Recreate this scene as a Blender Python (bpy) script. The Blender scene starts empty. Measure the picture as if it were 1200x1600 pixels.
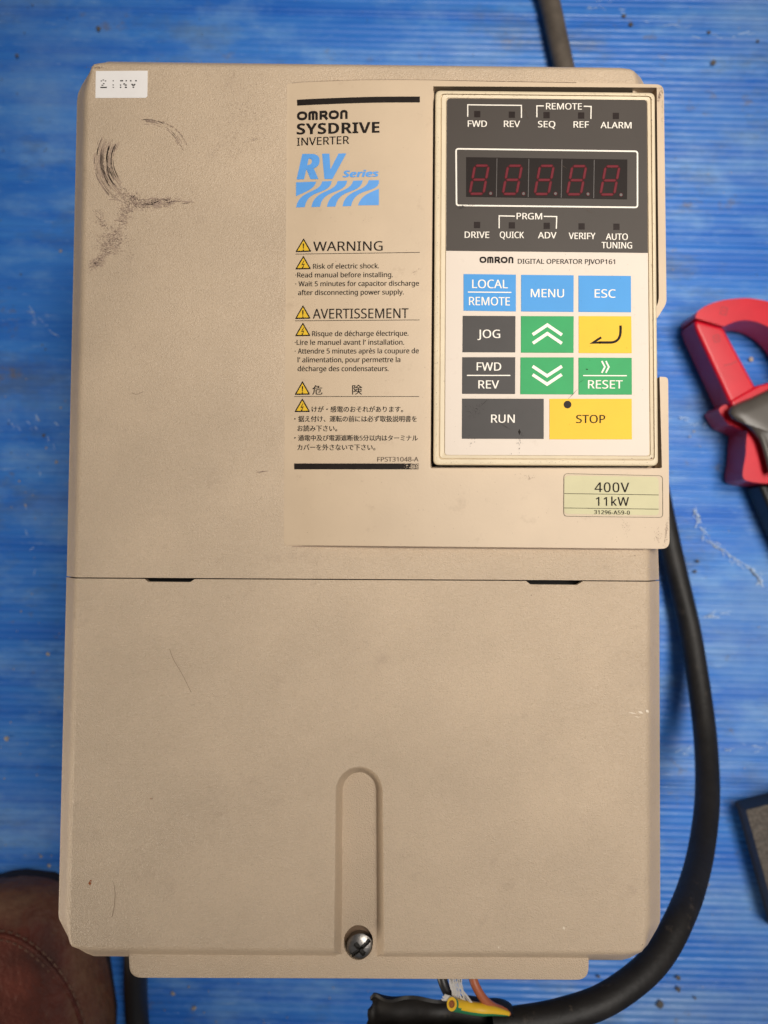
import bpy, bmesh, math, random
from mathutils import Vector, Matrix, Euler
from mathutils.geometry import tessellate_polygon
random.seed(7)
C = bpy.context.scene.collection
RAD = math.radians
scene = bpy.context.scene

# ------------------------------------------------------------------ camera
CAM_H = 0.553            # lens above the floor
FACE = 0.225             # height of the drive's front face above the floor
FPX = 1200.0
cam_d = bpy.data.cameras.new('camera'); cam = bpy.data.objects.new('camera', cam_d); C.objects.link(cam)
cam.location = (0, 0, CAM_H); cam.rotation_euler = (RAD(2.3), RAD(0.34), RAD(0.46))
cam_d.sensor_fit = 'VERTICAL'; cam_d.sensor_height = 34.667; cam_d.sensor_width = 26.0; cam_d.lens = 26.0
cam_d.clip_start = 0.01; cam_d.clip_end = 50
cam_d.dof.use_dof = True; cam_d.dof.focus_distance = CAM_H - FACE - 0.002; cam_d.dof.aperture_fstop = 7.5
scene.camera = cam
CM = cam.rotation_euler.to_matrix()

# ------------------------------------------------------------------ light
w = bpy.data.worlds.new('World'); scene.world = w; w.use_nodes = True
w.node_tree.nodes['Background'].inputs[0].default_value = (0.80, 0.86, 1.0, 1)
w.node_tree.nodes['Background'].inputs[1].default_value = 0.088
def area(name, loc, target, size, power, col, spread=180, size_y=None):
    l = bpy.data.lights.new(name, 'AREA'); l.energy = power; l.color = col; l.size = size
    if size_y: l.shape = 'RECTANGLE'; l.size_y = size_y
    l.spread = RAD(spread)
    o = bpy.data.objects.new(name, l); C.objects.link(o); o.location = loc
    o.rotation_euler = (Vector(target) - Vector(loc)).to_track_quat('-Z', 'Y').to_euler(); return o
area('ceiling_light', (0.34, 0.30, 1.22), (0.06, 0.24, 0.10), 0.42, 1.50, (1.0, 0.93, 0.83), 57)
area('doorway_light', (0.48, -0.16, 1.22), (0.27, -0.16, 0.05), 0.34, 0.82, (1.0, 0.95, 0.89), 58)
area('side_light', (-0.85, -0.48, 0.34), (-0.13, -0.17, 0.22), 0.30, 0.50, (1.0, 0.88, 0.72), 55)
vs = scene.view_settings
vs.view_transform = 'Standard'; vs.look = 'None'; vs.exposure = 0; vs.gamma = 1

# ------------------------------------------------------------------ helpers
def P(px, py, z):
    """point of the photograph -> where its line of sight reaches height z"""
    d = CM @ Vector(((px - 600) / FPX, -(py - 800) / FPX, -1.0))
    t = (z - CAM_H) / d.z
    return Vector((d.x * t, d.y * t, z))
def lin(r, g, b):
    f = lambda c: (c / 255 / 12.92) if c / 255 <= 0.04045 else ((c / 255 + 0.055) / 1.055) ** 2.4
    return (f(r), f(g), f(b), 1)
def interp(x, xs, ys):
    if x <= xs[0]: return ys[0]
    for a, b, c, d in zip(xs, xs[1:], ys, ys[1:]):
        if x <= b: return c + (d - c) * (x - a) / (b - a)
    return ys[-1]
def catmull(pts, n=8):
    out = []; p = [pts[0]] + list(pts) + [pts[-1]]
    for i in range(1, len(p) - 2):
        a, b, c, d = p[i-1], p[i], p[i+1], p[i+2]
        for k in range(n):
            t = k / n
            out.append(tuple(0.5*((2*b[j]) + (-a[j]+c[j])*t + (2*a[j]-5*b[j]+4*c[j]-d[j])*t*t + (-a[j]+3*b[j]-3*c[j]+d[j])*t**3) for j in range(len(b))))
    out.append(tuple(pts[-1])); return out
def bez(p0, p1, p2, p3, n=12):
    return [tuple((1-t)**3*a + 3*(1-t)**2*t*b + 3*(1-t)*t*t*c + t**3*d for a, b, c, d in zip(p0, p1, p2, p3)) for t in [i/n for i in range(n+1)]]

# materials -----------------------------------------------------------------
def mat(name, col, rough=0.5, spec=0.5, metal=0.0, bump=0.0, bscale=1200, bdist=0.0002, mott=0.0, mscale=25, grain=0.0, gscale=900, coat=0.0, dirt=None, dscale=180, damt=0.0):
    m = bpy.data.materials.new(name); m.use_nodes = True; nt = m.node_tree; N = nt.nodes; L = nt.links
    b = N['Principled BSDF']; b.inputs['Base Color'].default_value = col; b.inputs['Roughness'].default_value = rough
    b.inputs['Metallic'].default_value = metal; b.inputs['Specular IOR Level'].default_value = spec; b.inputs['Coat Weight'].default_value = coat
    tc = N.new('ShaderNodeTexCoord'); cur = None
    def noise(s, det=3, rgh=0.55):
        n = N.new('ShaderNodeTexNoise'); n.inputs['Scale'].default_value = s; n.inputs['Detail'].default_value = det; n.inputs['Roughness'].default_value = rgh
        L.new(tc.outputs['Object'], n.inputs['Vector']); return n
    def mul(cur, n, amt, lo=0.3, hi=0.7):
        r = N.new('ShaderNodeMapRange'); r.inputs['From Min'].default_value = lo; r.inputs['From Max'].default_value = hi
        r.inputs['To Min'].default_value = 1 - amt; r.inputs['To Max'].default_value = 1 + amt
        L.new(n.outputs['Fac'], r.inputs['Value'])
        x = N.new('ShaderNodeVectorMath'); x.operation = 'SCALE'
        if cur is None: x.inputs[0].default_value = col[:3]
        else: L.new(cur, x.inputs[0])
        L.new(r.outputs['Result'], x.inputs['Scale']); return x.outputs[0]
    if mott: cur = mul(cur, noise(mscale, 5), mott)
    if grain: cur = mul(cur, noise(gscale, 2), grain)
    if dirt:
        n = noise(dscale, 6, 0.7); r = N.new('ShaderNodeMapRange'); r.inputs['From Min'].default_value = 0.60; r.inputs['From Max'].default_value = 0.74
        r.inputs['To Max'].default_value = damt
        L.new(n.outputs['Fac'], r.inputs['Value'])
        x = N.new('ShaderNodeMix'); x.data_type = 'RGBA'; x.inputs[7].default_value = dirt
        if cur is None: x.inputs[6].default_value = col
        else: L.new(cur, x.inputs[6])
        L.new(r.outputs['Result'], x.inputs[0]); cur = x.outputs[2]
    if cur is not None: L.new(cur, b.inputs['Base Color'])
    if bump:
        n = noise(bscale, 2); bp = N.new('ShaderNodeBump'); bp.inputs['Strength'].default_value = bump; bp.inputs['Distance'].default_value = bdist
        L.new(n.outputs['Fac'], bp.inputs['Height']); L.new(bp.outputs['Normal'], b.inputs['Normal'])
    return m
BEIGE = lin(197, 175, 149)
M = {}
M['cover'] = mat('grained_beige_plastic', BEIGE, 0.36, 0.60, bump=1.0, bscale=1900, bdist=0.0005, mott=0.07, mscale=22, grain=0.05, gscale=1500, dirt=lin(132, 106, 90), dscale=60, damt=0.22)
M['smooth'] = mat('smooth_beige_plastic', lin(201, 179, 152), 0.46, 0.42, bump=0.12, bscale=700, bdist=0.0003, mott=0.05, mscale=30, dirt=lin(140, 116, 92), dscale=110, damt=0.25)
M['bezel'] = mat('aged_cream_plastic', lin(219, 202, 172), 0.48, 0.4, bump=0.08, bscale=600, mott=0.05, mscale=60, dirt=lin(110, 88, 62), dscale=420, damt=0.45)
M['dark_core_gap_shade'] = mat('black_core_and_gap_shade', (0.006, 0.005, 0.005, 1), 0.7)  # inner frame; also painted shade on the walls of the keypad gap
M['heatsink'] = mat('cast_aluminium', (0.35, 0.35, 0.36, 1), 0.45, metal=0.8, bump=0.2)
M['face_white'] = mat('keypad_membrane', lin(222, 208, 194), 0.5, 0.3, mott=0.02, mscale=40, dirt=lin(165, 145, 125), dscale=160, damt=0.22, bump=0.05, bscale=500)
M['panel_grey'] = mat('display_overlay_grey', lin(68, 61, 56), 0.5, 0.25, mott=0.04, mscale=60, bump=0.04, bscale=900)
M['key_grey'] = mat('key_charcoal', lin(60, 56, 55), 0.5, 0.28, mott=0.10, mscale=70, bump=0.05, bscale=700)
M['key_blue'] = mat('key_blue', lin(66, 150, 218), 0.5, 0.28, mott=0.03, mscale=60, bump=0.04, bscale=700)
M['key_green'] = mat('key_green', lin(30, 158, 88), 0.5, 0.28, mott=0.06, mscale=90, bump=0.04, bscale=700)
M['key_yellow'] = mat('key_yellow', lin(240, 190, 30), 0.5, 0.28, mott=0.03, mscale=60, bump=0.04, bscale=700)
M['ink_white'] = mat('white_print', lin(240, 232, 220), 0.45)
M['ink_dark'] = mat('dark_print', lin(34, 28, 25), 0.6, 0.12, mott=0.15, mscale=300)
M['ink_faded'] = mat('faded_dark_print', lin(98, 84, 72), 0.6, 0.12, mott=0.25, mscale=500)
M['ink_blue'] = mat('blue_print', lin(92, 158, 228), 0.45, mott=0.04, mscale=200)
M['ink_yellow'] = mat('warning_yellow', lin(226, 184, 44), 0.45, mott=0.05, mscale=200)
M['window'] = mat('smoked_display_window', lin(34, 27, 25), 0.5, 0.12, mott=0.1, mscale=80)
M['window_rim'] = mat('display_divider', lin(68, 60, 57), 0.4)
M['segment'] = mat('unlit_red_segment', lin(112, 38, 48), 0.5, 0.1, mott=0.08, mscale=300)
M['segment_edge'] = mat('unlit_segment_edge', lin(80, 16, 22), 0.5, 0.1)
M['lamp'] = mat('unlit_indicator', lin(40, 31, 29), 0.5, 0.12, mott=0.2, mscale=600)
M['paper'] = mat('white_paper_label', lin(236, 232, 230), 0.6, mott=0.03, mscale=90, bump=0.1, bscale=500)
M['rating'] = mat('pale_green_label', lin(202, 195, 156), 0.55, 0.3, mott=0.03, mscale=100)
M['film'] = mat('clear_label_film', lin(204, 185, 158), 0.5, 0.3, mott=0.03, mscale=100)
M['scuff'] = mat('scuff_grime_crease_shade', lin(128, 105, 97), 0.8)
M['scuff_pale'] = mat('pale_scuff', lin(170, 147, 130), 0.7)
M['scuff_crease_line'] = mat('scratch_and_crease_shade', lin(138, 116, 98), 0.7)
M['hole_shade'] = mat('shaded_hole_plastic', lin(112, 92, 74), 0.8, 0.2)  # brown that stands for the shade inside the screw hole
M['chip'] = mat('white_chip', lin(225, 210, 190), 0.6)
M['rust'] = mat('rust_spot', lin(150, 84, 42), 0.8)
M['steel'] = mat('dull_steel', (0.34, 0.32, 0.30, 1), 0.36, metal=1.0, mott=0.25, mscale=700, bump=0.3, bscale=900)
M['steel_dark'] = mat('dark_recess', (0.02, 0.018, 0.016, 1), 0.7)
M['rubber'] = mat('black_cable_rubber', lin(31, 28, 26), 0.55, 0.4, bump=0.35, bscale=260, bdist=0.0006, mott=0.35, mscale=70, dirt=lin(96, 84, 72), dscale=120, damt=0.5)
M['rubber_lit'] = mat('lit_cable_rubber', lin(92, 82, 72), 0.65, 0.4, bump=0.3, bscale=260, mott=0.25, mscale=90)  # light on the upper stretch, painted as a paler rubber
M['copper'] = mat('copper_strands', lin(150, 92, 58), 0.4, metal=0.9, bump=0.6, bscale=2500, bdist=0.0006)
M['wire_yellow'] = mat('yellow_wire', lin(232, 186, 42), 0.4, mott=0.06, mscale=120)
M['wire_green'] = mat('green_wire', lin(50, 128, 84), 0.4, mott=0.08, mscale=120)
M['wire_brown'] = mat('brown_wire', lin(172, 96, 64), 0.42, mott=0.10, mscale=120)
M['wire_black'] = mat('black_wire', lin(36, 34, 34), 0.4)
M['fibre'] = mat('white_filler_fibre', lin(200, 196, 192), 0.7)
M['red'] = mat('red_plastic', lin(214, 14, 42), 0.32, 0.45, mott=0.06, mscale=60, bump=0.06, bscale=500)
M['red_mark'] = mat('worn_red_marking', lin(176, 40, 50), 0.5)
M['grip'] = mat('grey_soft_plastic', lin(84, 78, 72), 0.36, 0.5, mott=0.10, mscale=70, bump=0.10, bscale=600)
M['black_plastic'] = mat('black_plastic', lin(28, 27, 27), 0.5)
M['grain_black'] = mat('grained_black', lin(88, 80, 72), 0.62, 0.5, bump=1.0, bscale=420, bdist=0.0012, mott=0.30, mscale=420, grain=0.35, gscale=700)
M['grain_edge'] = mat('black_edge', lin(48, 45, 43), 0.6, bump=0.4, bscale=420, mott=0.25, mscale=200)
M['leather'] = mat('brown_leather', lin(96, 44, 32), 0.6, 0.3, bump=0.8, bscale=210, bdist=0.0016, mott=0.5, mscale=34, dirt=lin(122, 98, 80), dscale=40, damt=0.6)
def dust_leather(m):
    nt = m.node_tree; N = nt.nodes; L = nt.links; b = N['Principled BSDF']
    at_ = N.new('ShaderNodeAttribute'); at_.attribute_name = 'dust'
    tc = N.new('ShaderNodeTexCoord'); n = N.new('ShaderNodeTexNoise'); n.inputs['Scale'].default_value = 55; n.inputs['Detail'].default_value = 7; n.inputs['Roughness'].default_value = 0.7; L.new(tc.outputs['Object'], n.inputs['Vector'])
    a = N.new('ShaderNodeMath'); a.operation = 'MULTIPLY_ADD'; a.inputs[1].default_value = 2.2; a.inputs[2].default_value = -1.35; L.new(n.outputs['Fac'], a.inputs[0])
    d = N.new('ShaderNodeMath'); d.operation = 'ADD'; d.use_clamp = True; L.new(at_.outputs['Fac'], d.inputs[0]); L.new(a.outputs[0], d.inputs[1])
    x = N.new('ShaderNodeMix'); x.data_type = 'RGBA'; x.inputs[7].default_value = lin(118, 86, 66)
    L.new(b.inputs['Base Color'].links[0].from_socket, x.inputs[6]); L.new(d.outputs[0], x.inputs[0]); L.new(x.outputs[2], b.inputs['Base Color'])
dust_leather(M['leather'])
M['thread'] = mat('stitch_thread', lin(112, 84, 68), 0.8)
M['blocker_cloth'] = mat('leg_blocker_cloth', lin(46, 48, 56), 0.9, 0.2, bump=0.3, bscale=900, mott=0.15)
M['sole'] = mat('dark_sole', lin(44, 34, 30), 0.8, bump=0.4, bscale=300)
M['grit'] = mat('grit', lin(176, 164, 148), 0.8, mott=0.3, mscale=300)
M['grit_dark'] = mat('dark_grit', lin(96, 92, 88), 0.8, mott=0.3, mscale=300)

# geometry ------------------------------------------------------------------
class MB:
    def __init__(s): s.v = []; s.f = []; s.m = []
    def add(s, vs_, fs_, mi=0):
        o = len(s.v); s.v += [Vector(v) for v in vs_]
        for f in fs_: s.f.append([i + o for i in f]); s.m.append(mi)
    def poly(s, pts, mi=0, holes=()):
        """flat or nearly flat outline, possibly concave, with holes -> triangles"""
        loops = [[Vector(p) for p in pts]] + [[Vector(p) for p in h] for h in holes]
        flat = [p for l in loops for p in l]
        tris = tessellate_polygon(loops)
        fs = []
        for t in tris:
            a, b, c = (flat[i] for i in t)
            n = (b - a).cross(c - a)
            if n.length < 1e-14: continue
            fs.append(t if n.z >= 0 else t[::-1])
        s.add(flat, fs, mi)
    def strip(s, A, B, closed=False, mi=0):
        n = len(A); o = len(s.v); s.v += [Vector(p) for p in A] + [Vector(p) for p in B]
        for i in range(n if closed else n - 1):
            j = (i + 1) % n; s.f.append([o + i, o + j, o + n + j, o + n + i]); s.m.append(mi)
    def tube(s, pts, r, seg=16, mi=0, caps=True, rot=0.0, rfun=None):
        pts = [Vector(p) for p in pts]; rings = []; up = Vector((0.13, 0.2, 1)).normalized()
        for i, p in enumerate(pts):
            t = (pts[min(i + 1, len(pts) - 1)] - pts[max(i - 1, 0)]).normalized()
            x = (up - t * up.dot(t))
            x = x.normalized() if x.length > 1e-5 else Vector((1, 0, 0))
            y = t.cross(x); up = x
            rr = r[i] if isinstance(r, (list, tuple)) else r
            rings.append([p + (x * math.cos(a) + y * math.sin(a)) * rr * (rfun(i, a) if rfun else 1) for a in [rot + 2 * math.pi * k / seg for k in range(seg)]])
        o = len(s.v)
        for R in rings: s.v += R
        for i in range(len(rings) - 1):
            for k in range(seg):
                k2 = (k + 1) % seg
                s.f.append([o + i*seg + k, o + i*seg + k2, o + (i+1)*seg + k2, o + (i+1)*seg + k]); s.m.append(mi)
        if caps:
            s.f.append([o + k for k in range(seg)][::-1]); s.m.append(mi)
            e = o + (len(rings) - 1) * seg; s.f.append([e + k for k in range(seg)]); s.m.append(mi)
    def box(s, x0, x1, y0, y1, z0, z1, mi=0):
        v = [(x, y, z) for z in (z0, z1) for y in (y0, y1) for x in (x0, x1)]
        s.add(v, [(0, 2, 3, 1), (4, 5, 7, 6), (0, 1, 5, 4), (2, 6, 7, 3), (0, 4, 6, 2), (1, 3, 7, 5)], mi)
    def build(s, name, mats, parent=None, bevel=0, seg=2, smooth=True, recalc=False, sharp=38, weld=True, wn=True, soft=False):
        org = parent_origin(parent)
        me = bpy.data.meshes.new(name); me.from_pydata([v - org for v in s.v], [], s.f)
        for i, p in enumerate(me.polygons): p.material_index = s.m[i]
        for m_ in (mats if isinstance(mats, (list, tuple)) else [mats]): me.materials.append(m_)
        bm = bmesh.new(); bm.from_mesh(me)
        if weld: bmesh.ops.remove_doubles(bm, verts=bm.verts, dist=2e-6)
        if recalc: bmesh.ops.recalc_face_normals(bm, faces=bm.faces)
        bm.to_mesh(me); bm.free()
        if smooth:
            me.polygons.foreach_set('use_smooth', [True] * len(me.polygons)); me.set_sharp_from_angle(angle=RAD(sharp))
        o = bpy.data.objects.new(name, me); C.objects.link(o); o.parent = parent
        if soft:
            n = o.modifiers.new('normals', 'WEIGHTED_NORMAL'); n.keep_sharp = True; n.weight = 90
        if bevel:
            b = o.modifiers.new('bevel', 'BEVEL'); b.width = bevel; b.segments = seg; b.limit_method = 'ANGLE'; b.angle_limit = RAD(28); b.use_clamp_overlap = True
            if wn:
                me.polygons.foreach_set('use_smooth', [True] * len(me.polygons))
                n = o.modifiers.new('normals', 'WEIGHTED_NORMAL'); n.keep_sharp = False; n.weight = 80
        return o
ORG = {}
def parent_origin(p):
    v = Vector((0, 0, 0))
    while p is not None: v = v + Vector(p.location); p = p.parent
    return v
def thing(name, label, cat, loc, group=None):
    o = bpy.data.objects.new(name, None); o.empty_display_size = 0.02; C.objects.link(o); o.location = loc
    return tag(o, label, cat, group)
def tag(o, label=None, cat=None, group=None, kind=None):
    if label: o['label'] = label
    if cat: o['category'] = cat
    if group: o['group'] = group
    if kind: o['kind'] = kind
    return o

def rounded(pts, r, n=5):
    """round the corners of an outline given in photograph points; r one radius or a list"""
    out = []; k = len(pts)
    for i in range(k):
        p = Vector(pts[i]); a = Vector(pts[i-1]); b = Vector(pts[(i+1) % k]); rr = r[i] if isinstance(r, (list, tuple)) else r
        if rr <= 0: out.append(tuple(p)); continue
        ua = (a - p).normalized(); ub = (b - p).normalized()
        d = min(rr, (a-p).length*0.49, (b-p).length*0.49)
        s_, e_ = p + ua*d, p + ub*d
        for j in range(n+1):
            t = j/n; out.append(tuple((1-t)**2*s_ + 2*(1-t)*t*p + t*t*e_))
    return out

# print on a surface: everything is laid out as flat shapes and dropped on the surface at its own height
class Ink:
    def __init__(s, surf, eps=0.00010): s.mb = MB(); s.surf = surf; s.eps = eps; s.lift = 0
    def to(s, p):
        q = s.surf(p[0], p[1]).copy(); q.z += s.eps + s.lift; return q
    def poly(s, pts, mi=0, holes=()): s.mb.poly([s.to(p) for p in pts], mi, [[s.to(p) for p in h] for h in holes])
    def stroke(s, pts, wd, mi=0, closed=False):
        pts = [Vector(p) for p in pts]; n = len(pts); L = []; R = []
        for i in range(n):
            if closed: a, b = pts[i-1], pts[(i+1) % n]
            else: a, b = pts[max(i-1, 0)], pts[min(i+1, n-1)]
            p = pts[i]
            if (closed or 0 < i < n-1):
                d1 = (p - a).normalized(); d2 = (b - p).normalized()
                n1 = Vector((-d1.y, d1.x)); n2 = Vector((-d2.y, d2.x)); m_ = (n1 + n2)
                m_ = m_.normalized() if m_.length > 1e-6 else n1
                k = wd/2 / max(0.35, m_.dot(n1))
            else:
                d1 = (b - a).normalized(); m_ = Vector((-d1.y, d1.x)); k = wd/2
            L.append(p + m_*k); R.append(p - m_*k)
        A = [s.to(p) for p in L]; B = [s.to(p) for p in R]
        s.mb.strip(A, B, closed, mi)
    def line(s, a, b, wd, mi=0, n=16):
        s.stroke([(a[0]+(b[0]-a[0])*i/n, a[1]+(b[1]-a[1])*i/n) for i in range(n+1)], wd, mi)
    def disc(s, c, r, mi=0, n=20, ry=None):
        s.poly([(c[0]+r*math.cos(2*math.pi*i/n), c[1]+(ry or r)*math.sin(2*math.pi*i/n)) for i in range(n)], mi)
    def text(s, body, xl, xr, yl, yr=None, cap=10, bold=0.0, shear=0.0, yr0=None, mi=0, box=None, space=1.0):
        """body between xl and xr on the base line yl..yr; box=(top,bottom) fits the ink height instead of the cap height"""
        yr = yl if yr is None else yr
        v, f = glyphs(body, bold, shear, space)
        x0 = min(p[0] for p in v); x1 = max(p[0] for p in v)
        sx = (xr - xl) / (x1 - x0)
        if box:
            b0 = min(p[1] for p in v); b1 = max(p[1] for p in v); sy = (box[1]-box[0])/(b1-b0); base = box[1] + b0*sy; slope = (yr-yl)/(xr-xl)
        else: sy = cap / CAPH; base = yl; slope = (yr-yl)/(xr-xl)
        extra = 1.5 if (bold and shear) else 0.4
        if cap > 30: extra = 3.0
        sx *= (xr - xl - extra) / (xr - xl); keep = s.lift; n_ = 3 if cap > 30 else 2
        for q in range(n_):
            ox = extra*q/(n_-1); s.lift = keep + 0.00003*q
            s.mb.add([s.to((xl + ox + (p[0]-x0)*sx, base - p[1]*sy + slope*(p[0]-x0)*sx)) for p in v], f, mi)
        s.lift = keep
    def build(s, name, mats, parent): return s.mb.build(name, mats, parent, smooth=False, recalc=False, weld=False)
def glyphs(body, bold=0.0, shear=0.0, space=1.0):
    """outlines of a line of lettering; plain letters are set in the built-in sans-serif alphabets, accents are added as strokes"""
    up, lo, dg_ = {0: (0x1D5A0, 0x1D5BA, 0x1D7E2), 1: (0x1D5D4, 0x1D5EE, 0x1D7EC), 2: (0x1D63C, 0x1D656, 0x1D7EC)}[2 if (bold and shear) else 1 if bold > 0.01 else 0]
    acc = {}; plain = ''
    for i, ch in enumerate(body):
        if ch in 'éè': acc[i] = ch; ch = 'e'
        if 'A' <= ch <= 'Z': ch = chr(up + ord(ch) - 65)
        elif 'a' <= ch <= 'z': ch = chr(lo + ord(ch) - 97)
        elif '0' <= ch <= '9': ch = chr(dg_ + ord(ch) - 48)
        plain += ch
    def outline(t):
        c = bpy.data.curves.new('lettering', 'FONT'); c.body = t; c.resolution_u = 3; c.space_character = space; c.offset = 0
        o = bpy.data.objects.new('lettering', c); C.objects.link(o)
        dg = bpy.context.evaluated_depsgraph_get(); me = bpy.data.meshes.new_from_object(o.evaluated_get(dg))
        v = [tuple(x.co) for x in me.vertices]; f = [list(p.vertices) for p in me.polygons]
        for i, p in enumerate(me.polygons):
            if p.normal.z < 0: f[i] = f[i][::-1]
        bpy.data.objects.remove(o); bpy.data.curves.remove(c); bpy.data.meshes.remove(me)
        return v, f
    v, f = outline(plain)
    for i, ch in acc.items():
        xr = max(p[0] for p in outline(plain[:i+1])[0]); e = outline(plain[i])[0]; wd = max(p[0] for p in e) - min(p[0] for p in e); h = max(p[1] for p in e)
        cx = xr - wd*0.5; d = wd*0.16 if ch == 'é' else -wd*0.16; t = wd*0.10; o = len(v)
        v += [(cx - d - t, h*1.12, 0), (cx - d + t, h*1.12, 0), (cx + d + t, h*1.40, 0), (cx + d - t, h*1.40, 0)]; f.append([o, o+1, o+2, o+3])
    return v, f
CAPH = max(p[1] for p in glyphs('H')[0])
def flat(z): return lambda x, y: P(x, y, z)

# ------------------------------------------------------------------ the floor under everything
def ridge_sheet():
    m = bpy.data.materials.new('blue_corrugated_plastic'); m.use_nodes = True; nt = m.node_tree; N = nt.nodes; L = nt.links; b = N['Principled BSDF']
    tc = N.new('ShaderNodeTexCoord')
    def mapped(sx, sy):
        mp = N.new('ShaderNodeMapping'); mp.inputs['Scale'].default_value = (sx, sy, 1); L.new(tc.outputs['Object'], mp.inputs['Vector']); return mp.outputs[0]
    def noise(vec, s, d=4, r=0.6):
        n = N.new('ShaderNodeTexNoise'); n.inputs['Scale'].default_value = s; n.inputs['Detail'].default_value = d; n.inputs['Roughness'].default_value = r; L.new(vec, n.inputs['Vector']); return n.outputs['Fac']
    def rng(v, lo, hi, a=0.0, c=1.0):
        r = N.new('ShaderNodeMapRange'); r.inputs['From Min'].default_value = lo; r.inputs['From Max'].default_value = hi; r.inputs['To Min'].default_value = a; r.inputs['To Max'].default_value = c; L.new(v, r.inputs['Value']); return r.outputs['Result']
    def mix(f, A, B):
        x = N.new('ShaderNodeMix'); x.data_type = 'RGBA'; L.new(f, x.inputs[0])
        for sck, val in ((6, A), (7, B)):
            if isinstance(val, tuple): x.inputs[sck].default_value = val
            else: L.new(val, x.inputs[sck])
        return x.outputs[2]
    streak = noise(mapped(5, 60), 1.0, 4, 0.6)          # slow change from flute to flute
    patch = noise(mapped(12, 26), 1.0, 8, 0.66)
    col = mix(rng(streak, 0.30, 0.72), lin(34, 104, 202), lin(68, 138, 222))
    col = mix(rng(patch, 0.50, 0.70, 0, 0.62), col, lin(128, 176, 228))    # rubbed pale
    wear = noise(mapped(5, 8), 1.0, 9, 0.66)
    col = mix(rng(wear, 0.50, 0.66, 0, 0.48), col, lin(134, 170, 212))     # broad chalky wear
    scr = noise(mapped(45, 420), 1.0, 4, 0.75)
    col = mix(rng(scr, 0.62, 0.76, 0, 0.7), col, lin(176, 204, 234))       # white scratches
    grey = noise(mapped(8, 15), 1.0, 9, 0.7)
    col = mix(rng(grey, 0.53, 0.66, 0, 0.6), col, lin(86, 108, 140))       # dull grey rubbing
    dirtn = noise(mapped(30, 38), 1.0, 9, 0.74)
    col = mix(rng(dirtn, 0.60, 0.70, 0, 0.75), col, lin(116, 104, 90))      # grime
    L.new(col, b.inputs['Base Color'])
    L.new(rng(noise(mapped(40, 200), 1.0, 4), 0.3, 0.7, 0.26, 0.55), b.inputs['Roughness'])
    b.inputs['Specular IOR Level'].default_value = 0.4
    bp = N.new('ShaderNodeBump'); bp.inputs['Strength'].default_value = 0.30; bp.inputs['Distance'].default_value = 0.0012
    L.new(noise(mapped(40, 160), 1.0, 5, 0.65), bp.inputs['Height']); L.new(bp.outputs['Normal'], b.inputs['Normal'])
    pitch = 0.0048; half = 1.15
    creases = [P(30, 22, 0).y, P(40, 366, 0).y, P(1120, 1241, 0).y + 0.011, P(40, 1166, 0).y]
    ys = []; y = -half; K = 6; rows = []
    nr = int(2 * half / pitch)
    rnd = random.Random(3)
    for r in range(nr):
        amp = 0.00085 * rnd.uniform(0.5, 1.35); tilt = rnd.gauss(0, 0.00016)
        for k in range(K):
            t = k / K; yy = -half + (r + t) * pitch
            z = -amp * (abs(math.cos(math.pi * t)) ** 5) + tilt * (t - 0.5)
            for c in creases:
                z -= 0.0011 * math.exp(-((yy - c) / 0.0016) ** 2) - 0.0006 * math.exp(-((yy - c - 0.004) / 0.0022) ** 2)
            rows.append((yy, z))
    xs = [-half + 2*half*i/46 for i in range(47)]
    mb = MB(); n = len(xs)
    ph = [rnd.uniform(0, 6.28) for _ in range(6)]
    for (yy, z) in rows:
        for x in xs:
            wv = 0.0006 * math.sin(x*9 + yy*5 + ph[0]) + 0.0004 * math.sin(x*17 - yy*11 + ph[1]) + 0.0003*math.sin(yy*31 + x*4 + ph[2])
            mb.v.append(Vector((x, yy + 0.0007*math.sin(x*7+ph[3]), z + wv - 0.0009)))
    for r in range(len(rows) - 1):
        for c in range(n - 1):
            mb.f.append([r*n+c, r*n+c+1, (r+1)*n+c+1, (r+1)*n+c]); mb.m.append(0)
    o = mb.build('floor', m, None, smooth=True, weld=False, sharp=180)
    o.rotation_euler.z = RAD(-0.9); o['kind'] = 'structure'
ridge_sheet()

# ------------------------------------------------------------------ the drive
c0 = P(565, 800, FACE)
drive = thing('inverter', 'large beige variable speed drive with keypad, display and warning print lying on its back', 'inverter', (c0.x, c0.y, 0.0))
RIM = FACE - 0.010          # foot of the sloping border round the face
LIP = FACE - 0.007          # groove floor and bottom lip

def shell(face_px, rim_px, name, notch=None, groove=None, bottom_z=0.030, open_top=False):
    pass
def side_wall(mb, rim, z1, inset):
    c = sum((p for p in rim), Vector()) / len(rim)
    low = [Vector((p.x + (c.x - p.x) * inset, p.y + (c.y - p.y) * inset, z1)) for p in rim]
    mb.strip(low, rim)
EDGE = [(0, 0), (0.10, 0.012), (0.22, 0.07), (0.36, 0.20), (0.58, 0.48), (0.80, 0.78), (0.93, 0.93), (1, 1)]      # softly rounded shoulder
SLOT = [(0, 0), (0.07, 0.015), (0.16, 0.09), (0.30, 0.24), (0.54, 0.52), (0.78, 0.80), (0.92, 0.95), (1, 1)]
def rows_between(A, B, prof):
    return [[Vector((a.x + (b.x-a.x)*u, a.y + (b.y-a.y)*u, a.z + (b.z-a.z)*v)) for a, b in zip(A, B)] for u, v in prof]
def border(mb, A, B, prof, flip=False):
    R = rows_between(A, B, prof)
    for p, q in zip(R, R[1:]): mb.strip(q, p) if flip else mb.strip(p, q)
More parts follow.
